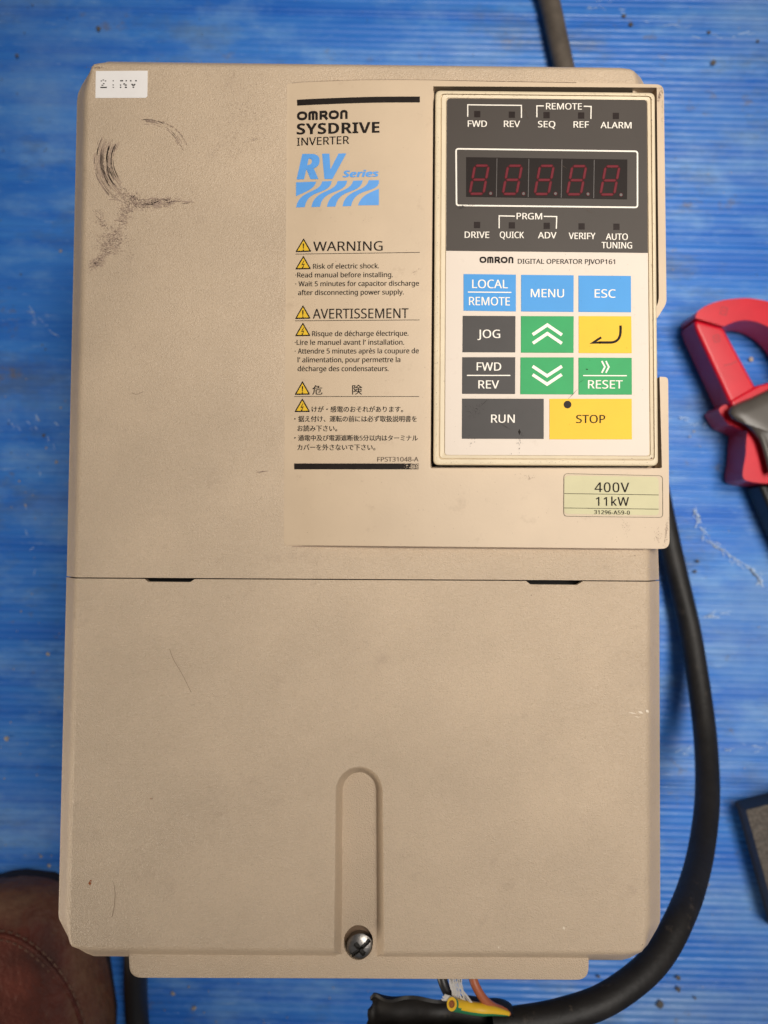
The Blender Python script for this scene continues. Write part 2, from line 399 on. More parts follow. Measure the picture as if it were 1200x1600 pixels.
# upper cover: face, sloping border, side walls
f = FACE; 
up_face = [(1006, 907.2), (988.3, 131), (988, 121.5), (986.5, 115), (981, 112.4), (969, 111.9), (169, 103.8), (158, 104), (150, 104.6), (146.5, 108), (142.0, 133), (141, 146), (140.3, 158), (125.4, 902.2)]
up_rim  = [(1029.8, 907.6), (1006, 131), (1001, 121.5), (994, 114.5), (985, 110), (969, 106), (169, 96.3), (157, 99.3), (148, 102.5), (143.5, 107.5), (128, 133), (122, 146), (120.3, 158), (104.2, 902.0)]
F = [P(*p, FACE) for p in up_face]; R_ = [P(*p, RIM) for p in up_rim]
NU_ = len(F) - 1; R_[0].y = F[0].y; R_[NU_].y = F[NU_].y
mb = MB()
cut = [P(*p, FACE) for p in ((1001.6, 729.6), (674.4, 729.6), (678.4, 132.6), (988.3, 132.6))]
mb.poly([F[0]] + cut + F[1:]); border(mb, F, R_, EDGE, True)
mb.strip(cut, [Vector((p.x, p.y, FACE - 0.0084)) for p in cut], False, 1)  # opening walls coloured black as shade in the keypad gap
low = [Vector((p.x*0.985 + c0.x*0.015, p.y if i in (0, NU_) else p.y*0.985 + c0.y*0.015, 0.10)) for i, p in enumerate(R_)]
mb.strip(low, R_)
# end wall at the seam
mb.add([F[NU_], F[0], Vector((F[0].x, F[0].y, FACE-0.012)), Vector((F[NU_].x, F[NU_].y, FACE-0.012))], [(3, 2, 1, 0)])
mb.add([F[0], R_[0], low[0], Vector((F[0].x, F[0].y, 0.1))], [(0, 3, 2, 1)])
mb.add([F[NU_], R_[NU_], low[NU_], Vector((F[NU_].x, F[NU_].y, 0.1))], [(0, 1, 2, 3)])
upper = mb.build('upper_cover', [M['cover'], M['dark_core_gap_shade']], drive, recalc=False, soft=True)

# lower cover with the clip notches in its top edge and the groove for the screw
lo_top = [(125.2, 904.0), (226, 904.6), (231.5, 909.0), (297, 909.6), (304, 905.0), (822, 907.8), (829, 913.2), (902, 913.8), (911, 908.2), (1006, 909.0)]
gl, gr = [], []
arc = [(561.5 + 37.5*math.cos(a), 1236 - 39*math.sin(a)) for a in [math.pi*i/14 for i in range(15)]]     # right -> left
groove_up = [(601, 1484.5)] + [(600.4, 1380)] + arc + [(522.6, 1380), (521, 1480.2)]
arc_in = [(561.5 + 25*math.cos(a), 1236 - 28*math.sin(a)) for a in [math.pi*i/14 for i in range(15)]]
groove_dn = [(587.5, 1496)] + [(587.2, 1380)] + arc_in + [(536, 1380), (535, 1492)]
cr_f = [(1005, 1428), (1005, 1441), (1005, 1452), (1004.3, 1474), (1000.5, 1482.0), (983, 1484.2), (972, 1484.2)]
cr_r = [(1031.8, 1428), (1031, 1441), (1026, 1452), (1012, 1476), (1001, 1488), (983, 1497), (972, 1500.2)]
cl_f = [(147, 1477.3), (135, 1477.2), (123, 1476.8), (115.5, 1475), (112.4, 1470), (111.6, 1448), (111.5, 1436), (111.5, 1428)]
cl_r = [(147, 1494), (135, 1489.4), (122, 1482), (113.6, 1476.3), (110.5, 1471.5), (98.3, 1448), (92.4, 1436), (91.4, 1428)]
face = lo_top + cr_f + groove_up + cl_f
Ft = [P(*p, FACE) for p in face]
mb = MB(); mb.poly(Ft[::-1])
nt_ = len(lo_top); ng = len(groove_up)
kr, kl = len(cr_f), len(cl_f)
rim_r = [P(1030, 909.2, RIM)] + [P(*p, RIM) for p in cr_r]; rim_r[0].y = Ft[nt_-1].y
border(mb, Ft[nt_-1:nt_+kr], rim_r, EDGE)                        # right border and corner
gA = Ft[nt_+kr]; gB = Ft[nt_+kr+ng-1]
b_r = P(597, 1497.0, RIM); b_l = P(525, 1496.6, RIM)
border(mb, [Ft[nt_+kr-1], gA], [rim_r[-1], b_r], EDGE)
rim_l = [P(*p, RIM) for p in cl_r] + [P(103.8, 904.0, RIM)]
rim_l[-1].y = Ft[0].y
border(mb, Ft[nt_+kr+ng:] + [Ft[0]], rim_l, EDGE)
border(mb, [gB, Ft[nt_+kr+ng]], [b_l, rim_l[0]], EDGE)
# groove walls
gU = [P(*p, FACE) for p in groove_up]; gD = [P(*p, LIP - 0.0006) for p in groove_dn]
gD2 = [gD[0] * 1] + gD[1:-1] + [gD[-1] * 1]
border(mb, gU, gD2, SLOT)
def ladder(p0, a, b, flip):
    A = [r[0] for r in rows_between([p0], [a], SLOT)]; B = [r[0] for r in rows_between([p0], [b], EDGE)]
    mb.strip(B, A) if flip else mb.strip(A, B)
ladder(gU[0], gD2[0], b_r, False); ladder(gU[-1], gD2[-1], b_l, True)
# side walls down to the chassis
rim_all = rim_r + rim_l; nl_ = len(rim_all) - 1
low = [Vector((p.x*0.985 + c0.x*0.015, p.y if i in (0, nl_) else p.y*0.985 + c0.y*0.015, 0.10)) for i, p in enumerate(rim_all)]
mb.strip(rim_all, low)
tw = [Vector((p.x, p.y, FACE - 0.003)) for p in Ft[:nt_]]
mb.strip(Ft[:nt_], tw)
mb.add([Ft[0], rim_l[-1], low[nl_], Vector((Ft[0].x, Ft[0].y, 0.1))], [(0, 3, 2, 1)])
mb.add([Ft[nt_-1], rim_r[0], low[0], Vector((Ft[nt_-1].x, Ft[nt_-1].y, 0.1))], [(0, 1, 2, 3)])
lower = mb.build('lower_cover', M['cover'], drive, recalc=False, soft=True)
# lip: groove floor running into the bottom lip, with the screw hole
hole_c = (561.5, 1476.5)
hole = [(560.0 + 23*math.cos(a), 1472.5 + 27.5*math.sin(a)) for a in [2*math.pi*i/28 for i in range(28)]]
lip_px = [(590, 1480), (590, 1230)] + [(561.5 + 28*math.cos(a), 1234 - 31*math.sin(a)) for a in [math.pi*i/12 for i in range(1, 12)]] + [(532, 1230), (532, 1480)] \
    + [(201, 1482)] + rounded([(201, 1482), (203, 1527.0), (240, 1527.4)], [0, 34, 0], 7)[1:-1] \
    + [(560, 1528.6)] + rounded([(880, 1530.4), (919, 1531), (920, 1486)], [0, 34, 0], 7)[1:-1] + [(920, 1486)]
top = [P(*p, LIP) for p in lip_px]; bot = [Vector((p.x, p.y, LIP - 0.035)) for p in top]
hp = [P(*p, LIP) for p in hole]; hb = [Vector((p.x, p.y, LIP - 0.0045)) for p in hp]
mb = MB(); mb.poly(top, 0, [hp]); mb.strip(top, bot, True)
mb.strip(hp, hb, True, 0); mb.poly(hb, 1)  # hole floor browned to stand for shading
lip = mb.build('cover_lip', [M['cover'], M['hole_shade']], lower, bevel=0.0007, seg=2, recalc=False)
# screw: dished head with a cross recess
sc = P(562.5, 1480.5, LIP - 0.0012); rs = 0.0058
mb = MB(); NR, NS = 30, 96
def head_z(x, y):
    r = math.hypot(x, y) / rs
    z = 0.0016 * (1 - r**2.6) if r < 1 else 0
    a = RAD(40); u = x*math.cos(a) + y*math.sin(a); v = -x*math.sin(a) + y*math.cos(a)
    if abs(v) < 0.00075 and abs(u) < 0.0053: z -= 0.0013
    if (abs(u) < 0.00095 and abs(v) < 0.0031): z -= 0.0016
    return z
g = []
for i in range(NR+1):
    for k in range(NS):
        a = 2*math.pi*k/NS; r = rs*i/NR; x, y = r*math.cos(a), r*math.sin(a)
        mb.v.append(sc + Vector((x, y, head_z(x, y))))
for i in range(NR):
    for k in range(NS):
        a, b_ = i*NS+k, i*NS+(k+1) % NS
        q = [a, a+NS, b_+NS, b_] if i else [a, a+NS, b_+NS]
        mb.f.append(q)
        cx = sum((mb.v[j]-sc).x for j in q)/len(q); cy = sum((mb.v[j]-sc).y for j in q)/len(q)
        an = RAD(40); u = cx*math.cos(an)+cy*math.sin(an); v = -cx*math.sin(an)+cy*math.cos(an)
        mb.m.append(1 if (abs(v) < 0.00072 and abs(u) < 0.0050) or (abs(u) < 0.0009 and abs(v) < 0.0030) else 0)  # faces of the cross recess take the dark material
last = [NR*NS+k for k in range(NS)]
ring = [mb.v[i] for i in last]; mb.strip([Vector((p.x, p.y, p.z-0.005)) for p in ring], ring, True)
mb.build('screw', [M['steel'], M['steel_dark']], drive, sharp=50)

# chassis: dark inside, ribbed heat sink underneath
mb = MB()
q = [P(130, 125, FACE), P(1000, 125, FACE), P(1000, 1470, FACE), P(130, 1470, FACE)]
x0, x1 = q[0].x + 0.006, q[1].x - 0.004; y1, y0 = q[0].y - 0.006, q[2].y + 0.006
mb.box(x0, x1, y0, y1, 0.095, FACE - 0.0085)
mb.build('inner_frame', M['dark_core_gap_shade'], drive)
mb = MB(); mb.box(x0-0.002, x1+0.002, y0-0.004, y1+0.004, 0.082, 0.0995)
for i in range(24):
    x = x0 + (x1-x0)*(i+0.3)/24; mb.box(x, x + 0.0028, y0, y1, 0.004, 0.0835)
mb.box(x0-0.002, x1+0.002, y1-0.03, y1+0.012, 0.0008, 0.0045); mb.box(x0-0.002, x1+0.002, y0-0.012, y0+0.03, 0.0008, 0.0045)
mb.build('heat_sink', M['heatsink'], drive)

# front cover: gently domed door with the opening for the keypad
XS = [P(px, 500, FACE).x for px in (447, 458, 475, 500, 540, 590, 640, 700, 860, 1046)]
HS = [0.00005, 0.0004, 0.0010, 0.0019, 0.0027, 0.0033, 0.0035, 0.0034, 0.0028, 0.0020]
tab = [(a, 0, h) for a, h in zip(XS, HS)]
fine = catmull([(a, h) for a, h in zip(XS, HS)], 8); FX = [p[0] for p in fine]; FH = [p[1] for p in fine]
def hx(x): return interp(x, FX, FH)
def cover_surf(px, py):
    z = FACE + 0.002
    for _ in range(5):
        q = P(px, py, z); z = FACE + hx(q.x)
    return P(px, py, z)
outl = rounded([(443.4, 851.6), (1046.2, 857.6), (1044.0, 589.0), (1030.6, 588.6), (1034.4, 731.6), (672.6, 731.6), (677, 134.8), (1026.2, 136.8), (1029.6, 470), (1021, 490), (1027, 497), (1041.5, 474), (1037.2, 131.6), (448.5, 130.6)],
               [6, 13, 9, 0, 3, 2, 0, 0, 8, 2, 0, 8, 13, 2], 6)
T = [cover_surf(*p) for p in outl]
# cut into columns so that the dome is smooth
bm = bmesh.new()
tmp = MB(); tmp.poly([Vector((p.x, p.y, 0)) for p in T])
vv = [bm.verts.new(v) for v in tmp.v]
for t in tmp.f:
    try: bm.faces.new([vv[i] for i in t])
    except ValueError: pass
bmesh.ops.remove_doubles(bm, verts=bm.verts, dist=1e-7)
cols = [p for p in FX] 
for x in cols:
    bmesh.ops.bisect_plane(bm, geom=bm.verts[:] + bm.edges[:] + bm.faces[:], plane_co=(x, 0, 0), plane_no=(1, 0, 0), dist=1e-7)
for f_ in bm.faces:
    if f_.normal.z < 0: f_.normal_flip()
bm.verts.ensure_lookup_table(); bm.verts.index_update(); bm.edges.ensure_lookup_table()
mb = MB()
for v in bm.verts: mb.v.append(Vector((v.co.x, v.co.y, FACE + hx(v.co.x))))
for f_ in bm.faces: mb.f.append([v.index for v in f_.verts]); mb.m.append(0)
xr_in = P(1000, 500, FACE).x
def skirt(v):      # over the face it stands on it, beyond the face it hangs over the border
    return FACE - 0.0004 if v.x < P(985, 500, FACE).x and not (P(675, 500, FACE).x < v.x and False) else FACE - 0.010
for e in bm.edges:
    if len(e.link_faces) == 1:
        l = [lp for lp in e.link_loops][0]; a, b_ = l.vert.index, l.link_loop_next.vert.index
        A, B = mb.v[a], mb.v[b_]; o = len(mb.v)
        mb.v += [Vector((A.x, A.y, FACE - 0.011)), Vector((B.x, B.y, FACE - 0.011))]
        mb.f.append([b_, a, o, o+1]); mb.m.append(0)
bm.free()
front = mb.build('front_cover', M['smooth'], drive, bevel=0.0006, seg=2)

# -- print on the front cover
def omron(ink, x0, x1, ytop, ybot, wd, slope=0.0, mi=0):
    """rounded wordmark: o m R o n"""
    W = x1 - x0; H = ybot - ytop; k = lambda u, v: (x0 + u*W, ytop + wd/2 + v*(H-wd) + slope*u*W)
    def oval(u0, u1):
        cx, rx = (u0+u1)/2, (u1-u0)/2 - wd/2/W
        ink.stroke([k(cx + rx*math.copysign(abs(math.cos(a))**0.85, math.cos(a)), 0.5 + 0.5*math.copysign(abs(math.sin(a))**0.85, math.sin(a))) for a in [2*math.pi*i/28 for i in range(28)]], wd, mi, True)
    e = wd/2/W; o = 0.5*wd/(H-wd)
    oval(0.0, 0.205)
    def arch(u0, u1):
        r = min(0.035, (u1-u0)/2)
        ink.stroke([k(u0+e, 1+o), k(u0+e, 0.22), k(u0+e+0.012, 0.06), k(u0+e+r, 0.0), k(u1-e-r, 0.0), k(u1-e-0.012, 0.06), k(u1-e, 0.22), k(u1-e, 1+o)], wd, mi)
    arch(0.225, 0.412); ink.stroke([k(0.3185, 0), k(0.3185, 1+o)], wd, mi)
    ink.stroke([k(0.445+e, 1+o), k(0.445+e, 0.0), k(0.56, 0.0), k(0.60-e, 0.1), k(0.605-e, 0.28), k(0.59-e, 0.5), k(0.555, 0.58), k(0.46+e, 0.58)], wd, mi)
    ink.stroke([k(0.53, 0.55), k(0.60, 1+o)], wd*1.1, mi)
    oval(0.625, 0.83); arch(0.852, 1.0)
ik = Ink(cover_surf)
ik.stroke(catmull([(464.2, 160.6), (500, 158.8), (560, 156.6), (610, 155.7), (656, 155.6)], 5), 9.2)
ik.build('rule_bar', M['ink_dark'], front)
ik = Ink(cover_surf); ik.line((459.6, 728.8), (654, 728.8), 9.2)
ik.build('rule_bar', M['ink_dark'], front)
ik = Ink(cover_surf)
omron(ik, 464, 543.2, 174.4, 188.4, 3.9, -0.033)
ik.text('SYSDRIVE', 463.6, 593, 210.2, 207.4, 16.8, bold=0.022)
ik.text('INVERTER', 463.8, 545.6, 227.8, 224.8, 12.2)
ik.build('brand_lettering', M['ink_dark'], front)
ik = Ink(cover_surf)
ik.text('RV', 463.4, 541.2, 280.4, 279.4, 39.5, bold=0.042, shear=0.2)
ik.text('Series', 535.4, 591.8, 277.2, 276.0, 10.4, bold=0.034, shear=0.2)
z1 = lambda x, y: (440 + x/5, 120 + y/5)
ik.poly([z1(*p) for p in [(113, 825), (270, 820)] + bez((270, 820), (258, 880), (170, 905), (113, 934))[1:]])
for dx, dy in ((0, 0), (120, -3), (241, -5), (363, -9)):
    Lf = bez((318, 818), (296, 915), (135, 880), (113, 1021)); Rt = bez((393, 815), (375, 930), (205, 870), (180, 1019))
    if dx == 363: Rt = [(397, 817)] + bez((397, 843), (370, 920), (205, 875), (180, 1019))
    ik.poly([z1(x+dx, y+dy) for x, y in Lf + Rt[::-1]])
ik.poly([z1(*p) for p in bez((760, 875), (690, 905), (620, 925), (597, 1005)) + [(760, 1003)]])
ik.build('series_logo', M['ink_blue'], front)
def triangle(apex, bl, br, bolt):
    ik = Ink(cover_surf)
    ik.poly(rounded([apex, bl, br], 1.6, 3), 0)
    c = ((apex[0]+bl[0]+br[0])/3, (apex[1]+bl[1]+br[1])/3); s = 0.74
    ik.lift = 0.00005
    ik.poly([(c[0]+(p[0]-c[0])*s, c[1]+(p[1]-c[1])*s) for p in (apex, bl, br)], 1)
    ik.lift = 0.00010
    if bolt:
        x, y = c[0], c[1]
        ik.stroke([(x+1.2, y-6), (x-1.9, y+0.2), (x+1.4, y-0.6), (x-1.0, y+5.2)], 1.1, 0)
        ik.poly([(x-1.6, y+6.6), (x-2.0, y+3.2), (x+0.6, y+4.4)], 0)
    else:
        x, y = c[0], c[1]
        ik.poly([(x-1.2, y-6), (x+1.2, y-6), (x+0.55, y+2.4), (x-0.55, y+2.4)], 0); ik.disc((x, y+4.4), 1.05, 0, 10)
    ik.build('warning_triangle', [M['ink_dark'], M['ink_yellow']], front)
for a, l, r, b_ in (((474.4, 372.2), (461.4, 394), (486.6, 393.4), 0), ((474, 399.4), (461.2, 421), (486.2, 420.6), 1), ((473.4, 476.6), (460.8, 498.4), (485.6, 498), 0),
                    ((473.2, 503.8), (460.8, 525.4), (485.4, 525), 1), ((472.6, 595.2), (460.2, 617), (484.8, 616.6), 0), ((472.4, 622.2), (460, 643.8), (484.6, 643.6), 1)):
    triangle(a, l, r, b_)
ik = Ink(cover_surf)
for a, b_ in (((461.6, 397.2), (656, 394.4)), ((461, 501.4), (655.6, 499.9)), ((460.2, 619.6), (655, 619.6))): ik.line(a, b_, 0.8)
ik.text('WARNING', 489.4, 598, 392.4, 391.6, 14.6)
ik.text('Risk of electric shock.', 489, 592.4, 420.0, 419.2, 7.6)
ik.text('·Read manual before installing.', 461.4, 614, 433.6, 433.0, 7.6)
ik.text('· Wait 5 minutes for capacitor discharge', 461.4, 654.6, 447.4, 446.4, 7.6)
ik.text('after disconnecting power supply.', 465.6, 631, 461.2, 460.0, 7.6)
ik.text('AVERTISSEMENT', 488.6, 638.2, 498.0, 497.0, 15.2)
ik.text('Risque de décharge électrique.', 487.6, 638.4, 525.4, 524.6, 7.8)
ik.text('·Lire le manuel avant l’ installation.', 460.4, 631.6, 539.0, 538.6, 7.8)
ik.text('· Attendre 5 minutes après la coupure de', 460.4, 654.4, 552.6, 552.0, 7.8)
ik.text('l’ alimentation, pour permettre la', 465, 625.6, 566.2, 565.8, 7.8)
ik.text('décharge des condensateurs.', 465, 607.4, 580.0, 579.8, 7.8)
ik.text('危', 488, 503.8, 0, box=(602, 616.8)); ik.text('険', 550.2, 566, 0, box=(601.4, 616.6))
ik.text('けが・感電のおそれがあります。', 487, 630, 0, box=(634.6, 644.2))
ik.text('・据え付け、運転の前には必ず取扱説明書を', 459.6, 651.4, 0, box=(649.6, 659.4))
ik.text('お読み下さい。', 464.6, 527, 0, box=(664.4, 674.2))
ik.text('・通電中及び電源遮断後5分以内はターミナル', 459.6, 653, 0, box=(679.6, 689))
ik.text('カバーを外さないで下さい。', 464.6, 586.6, 0, box=(694, 703.8))
ik.build('warning_lettering', M['ink_dark'], front)
ik = Ink(cover_surf); ik.text('FPST31048-A', 589.4, 654, 721.2, 721.0, 7.0); ik.build('part_number', M['ink_faded'], front)
# bar worn at its right end
ik = Ink(cover_surf, 0.00018); rnd = random.Random(5)
for _ in range(150):
    x = 654.5 - abs(rnd.gauss(0, 9)); y = rnd.uniform(724.3, 733.4); ik.disc((x, y), rnd.uniform(0.25, 0.8), 0, 5)
ik.build('worn_print', M['smooth'], front)['kind'] = 'stuff'

# -- rating label
ik = Ink(cover_surf, 0.00008)
ik.poly(rounded([(881, 740), (881, 740)][:1] + [(880.6, 806.6), (1035.4, 808.6), (1035, 743.4)], 6, 5)[::-1], 0)
ik.lift = 0.00008
ik.poly(rounded([(881.8, 743), (881.2, 802.8), (1029.4, 805.2), (1029, 745.2)], 7, 5)[::-1], 1)
rating = ik.build('rating_label', [M['film'], M['rating']], drive)
ik = Ink(cover_surf, 0.00026)
ik.text('400V', 928.8, 983, 768.8, 769.2, 15.0, space=1.1); ik.text('11kW', 930.8, 982.6, 790.2, 790.4, 13.6, space=1.1)
ik.text('31296-A59-0', 928, 983.8, 803.2, 804.0, 6.0, space=1.1)
ik.line((881.6, 771.2), (1028.8, 773.4), 0.8); ik.line((881.2, 793.7), (1028.8, 795.6), 0.8)
ik.stroke(rounded([(881, 740), (880.6, 806.6), (1035.4, 808.6), (1035, 743.4)], 6, 5), 0.5, 0, True)
ik.build('rating_lettering', M['ink_dark'], rating)

# -- paper sticker in the corner
ik = Ink(flat(FACE), 0.0); mb = MB()
sp = [P(*p, FACE + 0.00025) for p in ((149.7, 110.9), (149, 153), (227.5, 152.8), (230.2, 150.4), (230.7, 110.4))]
mb.poly(sp[::-1]); mb.strip(sp, [Vector((p.x, p.y, FACE)) for p in sp], True)
paper = mb.build('paper_sticker', M['paper'], drive, smooth=False)
ik = Ink(flat(FACE + 0.00028), 0.00008)
d = lambda x, y: (100 + x/7.5, 80 + y/7.5)
def dash(x0, x1, y, h=11, mi=0): ik.poly([d(x0, y-h/2), d(x0, y+h/2), d(x1, y+h/2), d(x1, y-h/2)], mi)
for x0, x1, y, m_ in ((430, 446, 349, 1), (478, 496, 349, 1), (452, 470, 338, 1), (440, 462, 399, 1), (458, 476, 381, 1), (426, 503, 425, 0), (571, 586, 347, 1), (570, 586, 396, 1), (570, 586, 424, 1),
                      (659, 693, 347, 0), (722, 737, 347, 0), (657, 671, 397, 0), (712, 738, 397, 0), (694, 716, 384, 0), (656, 673, 424, 0), (714, 738, 424, 0),
                      (774, 791, 347, 0), (835, 854, 347, 0), (790, 806, 389, 0), (820, 836, 389, 0), (797, 829, 398, 0), (803, 824, 422, 0)): dash(x0, x1, y, 13 if not m_ else 9, m_)
ik.build('sticker_lettering', [M['black_plastic'], M['ink_dark']], paper)

# -- keypad module
OPZ = FACE + 0.0062
def opz(z): return flat(z)
outer = rounded([(680.6, 142.0), (677.6, 725.6), (1027.8, 727.2), (1022.6, 145.6)], [9, 9, 9, 9], 6)
def ringpx(l, t, r, b_, rad):  # inset outline interpolated from the module's corners
    return rounded([(680.6+l, 142+t), (677.6+l, 726-b_), (1027.8-r, 727.6-b_), (1022.6-r, 145.6+t)], rad, 6)
O = [P(*p, OPZ) for p in outer]
loops = [([Vector((p.x, p.y, FACE - 0.010)) for p in O])]
loops.append([P(*p, OPZ - 0.0007) for p in ringpx(-0.3, -0.3, -0.3, -0.3, 9)]); loops.append([P(*p, OPZ - 0.0002) for p in ringpx(0.6, 0.6, 0.6, 0.6, 9)]); loops.append([P(*p, OPZ) for p in ringpx(2.2, 1.6, 2.2, 2.2, 8)])
loops.append([P(*p, OPZ - 0.0001) for p in ringpx(7.4, 4.2, 4.6, 8.0, 7)])
loops.append([P(*p, OPZ - 0.0009) for p in ringpx(8.0, 4.6, 5.0, 8.6, 7)])
loops.append([P(*p, OPZ - 0.0009) for p in ringpx(9.2, 5.4, 5.9, 9.6, 6)])
loops.append([P(*p, OPZ - 0.0001) for p in ringpx(9.9, 5.9, 6.4, 10.2, 6)])
loops.append([P(*p, OPZ - 0.0004) for p in ringpx(16.2, 10.6, 11.0, 14.6, 5)])
loops.append([P(*p, OPZ - 0.0010) for p in ringpx(17.0, 11.4, 12.0, 15.4, 5)])
mb = MB()
loops.insert(1, [Vector((p.x, p.y, OPZ - 0.0030)) for p in O])
for q_, (a, b_) in enumerate(zip(loops, loops[1:])): mb.strip(a[::-1], b_[::-1], True, 1 if q_ == 0 else 0)  # lower side wall coloured black for the shade in the gap
mb.poly(loops[-1][::-1])
oper = mb.build('digital_operator', [M['bezel'], M['dark_core_gap_shade']], drive, sharp=50)
oper['label'] = 'cream keypad module with red digit display and coloured keys'
FZ = OPZ - 0.0005
def plate(name, pts, z0, z1, mats, parent, bevel=0.0, rad=0):
    pts = rounded(pts, rad, 4) if rad else pts
    t = [P(*p, z1) for p in pts]; mb = MB(); mb.poly(t); mb.strip([Vector((p.x, p.y, z0)) for p in t], t, True)
    o = mb.build(name, mats, parent, bevel=bevel, seg=2, recalc=True); return o
plate('faceplate', [(698, 153.6), (695, 711), (1014.6, 712.2), (1010.8, 156)], FZ - 0.0004, FZ, M['face_white'], oper, 0.00012, 5)
plate('display_panel', rounded([(698.4, 154.0), (697.2, 391.8), (1012.4, 395.2), (1010.6, 156.2)], [5, 0, 0, 5], 4), FZ - 0.0003, FZ + 0.00008, M['panel_grey'], oper)
PZ = FZ + 0.00008
win = [(728.3, 245.4), (728.3, 307.6), (979.8, 311.6), (980.3, 249.2)]
plate('display_window', win, FZ - 0.0002, PZ + 0.00006, M['window'], oper)
ik = Ink(flat(PZ + 0.00006), 0.00008)
for x, y0, y1 in ((776, 247.6, 307.4), (825.8, 248.4, 308.2), (877.4, 249.2, 309), (928, 250, 309.8)): ik.line((x+0.5, y0), (x-0.5, y1), 1.1, 0, 2)
ik.build('digit_divider', M['window_rim'], oper)
def digit(x, y, dotx, doty):
    ik = Ink(flat(PZ + 0.00006), 0.00008); W, H, t, sh = 26.0, 48.5, 4.6, 9.0
    k = lambda u, v: (x + u*W + (1-v)*sh, y - H + v*H)
    hb = t/2/H; wb = t/2/W
    def seg(pts, mi): ik.poly([k(*p) for p in pts], mi)
    def hseg(v, mi, g):
        a, b_ = wb*1.1+g, 1-wb*1.1-g; hh = hb - g*0.35
        seg([(a, v), (a+wb*0.9, v+hh), (b_-wb*0.9, v+hh), (b_, v), (b_-wb*0.9, v-hh), (a+wb*0.9, v-hh)][::-1], mi)
    def vseg(u, v0, v1, mi, g):
        ww = wb - g*0.6; v0 += g*0.5; v1 -= g*0.5
        seg([(u, v0), (u-ww, v0+hb*0.9), (u-ww, v1-hb*0.9), (u, v1), (u+ww, v1-hb*0.9), (u+ww, v0+hb*0.9)], mi)
    for mi, g, lf in ((1, 0.0, 0), (0, 0.045, 0.00006)):
        ik.lift = lf
        for v in (hb, 0.5, 1-hb): hseg(v, mi, g)
        for u in (wb, 1-wb): vseg(u, hb*1.3, 0.5-hb*0.3, mi, g); vseg(u, 0.5+hb*0.3, 1-hb*1.3, mi, g)
    ik.lift = 0; ik.disc((dotx, doty), 3.2, 1, 12); ik.lift = 0.00006; ik.disc((dotx, doty), 2.3, 2, 12)
    ik.build('digit', [M['segment'], M['segment_edge'], M['window_rim']], oper)
for x, y, dx, dy in ((731.2, 305.2, 766.6, 302.4), (783, 305.4, 817.9, 302.7), (832.8, 305.6, 867.9, 302.7), (883.4, 306, 918.6, 303.4), (935.4, 306.4, 970.2, 304.6)): digit(x, y, dx, dy)
# indicator lamps
for x, y in ((745.7, 178.3), (799.8, 179.2), (854, 179.9), (908.1, 180.5), (962.3, 181.1), (745.4, 351.5), (799.8, 352.1), (854.3, 352.8), (908.8, 353.7), (963.2, 354.3)):
    plate('indicator_lamp', [(x-4.9, y-4.9), (x-4.9, y+4.9), (x+4.9, y+4.9), (x+4.9, y-4.9)], FZ - 0.0002, PZ + 0.00005, M['lamp'], oper)
ik = Ink(flat(PZ), 0.00008)
ik.stroke([(730.8, 182.4), (730.8, 163.9), (814.7, 164.8), (814.7, 184.3)], 1.7)
ik.stroke([(838.8, 183.3), (838.8, 165.5), (849.6, 165.6)], 1.7); ik.stroke([(912.0, 166.2), (923.6, 166.5), (923.2, 185.9)], 1.7)
ik.stroke([(779.9, 356.9), (779.9, 337.3), (804.6, 337.9)], 1.7); ik.stroke([(849.5, 338.2), (869.8, 338.5), (869.2, 357.5)], 1.7)
for t_, a, b_, y, y2 in (('REMOTE', 853, 909.2, 171, 171.4), ('FWD', 730.8, 760.9, 198.2, 198.4), ('REV', 787.2, 812.6, 198.5, 198.7), ('REF', 896, 920.2, 199.5, 199.7), ('ALARM', 938.2, 986.7, 200.4, 200.8),
                     ('PRGM', 807.1, 847, 342.6, 343), ('DRIVE', 726, 764.4, 371.7, 372), ('ADV', 840.4, 869.5, 372.5, 372.6), ('VERIFY', 888.5, 930.3, 373.5, 373.8), ('AUTO', 946.5, 981, 374.7, 375), ('TUNING', 939.8, 987.6, 388, 388.4)):
    ik.text(t_, a, b_, y, y2, 9.8, bold=0.004)
ik.text('SEQ', 840.4, 867.6, 199.0, 199.3, 9.8, bold=0.004); ik.text('QUICK', 780.8, 818.8, 371.8, 372.2, 9.8, bold=0.004)
ik.stroke(rounded([(712.6, 232.6), (713.3, 321), (996, 324.2), (996, 236.6)], 4, 4), 2.4, 0, True)
ik.build('panel_lettering', M['ink_white'], oper)
ik = Ink(flat(FZ), 0.00010)
omron(ik, 749.2, 802.2, 401.0, 410.9, 2.6, 0.008)
ik.text('DIGITAL OPERATOR PJVOP161', 809, 961, 412.0, 412.7, 7.4, bold=0.006)
ik.build('model_lettering', M['ink_dark'], oper)
# keys and their legends
KZ = FZ + 0.00022
def key(pts, m_, label): 
    o = plate('key', pts, FZ - 0.0002, KZ, M[m_], oper, 0.00010, 0); o['label'] = label; return o
q4 = lambda *c: [(c[0], c[1]), (c[6], c[7]), (c[4], c[5]), (c[2], c[3])]
key(q4(724.3, 428, 806.2, 429, 806.2, 486.5, 724.3, 485.2), 'key_blue', 'blue LOCAL REMOTE key')
key(q4(814.3, 429.3, 896.5, 430, 896.2, 487.2, 814.3, 486.5), 'key_blue', 'blue MENU key')
key(q4(904, 430.3, 985.9, 431, 986.2, 487.8, 904, 487.2), 'key_blue', 'blue ESC key')
key(q4(723, 493.3, 805.5, 493.7, 805.2, 550.5, 722.6, 550.2), 'key_grey', 'charcoal JOG key')
key(q4(814, 493.7, 896.5, 494, 896.2, 551.2, 814, 550.9), 'key_green', 'green key with upward chevrons')
key(q4(904.3, 493.7, 986.5, 494, 987.2, 551.8, 904.3, 551.5), 'key_yellow', 'yellow enter key with hooked arrow')
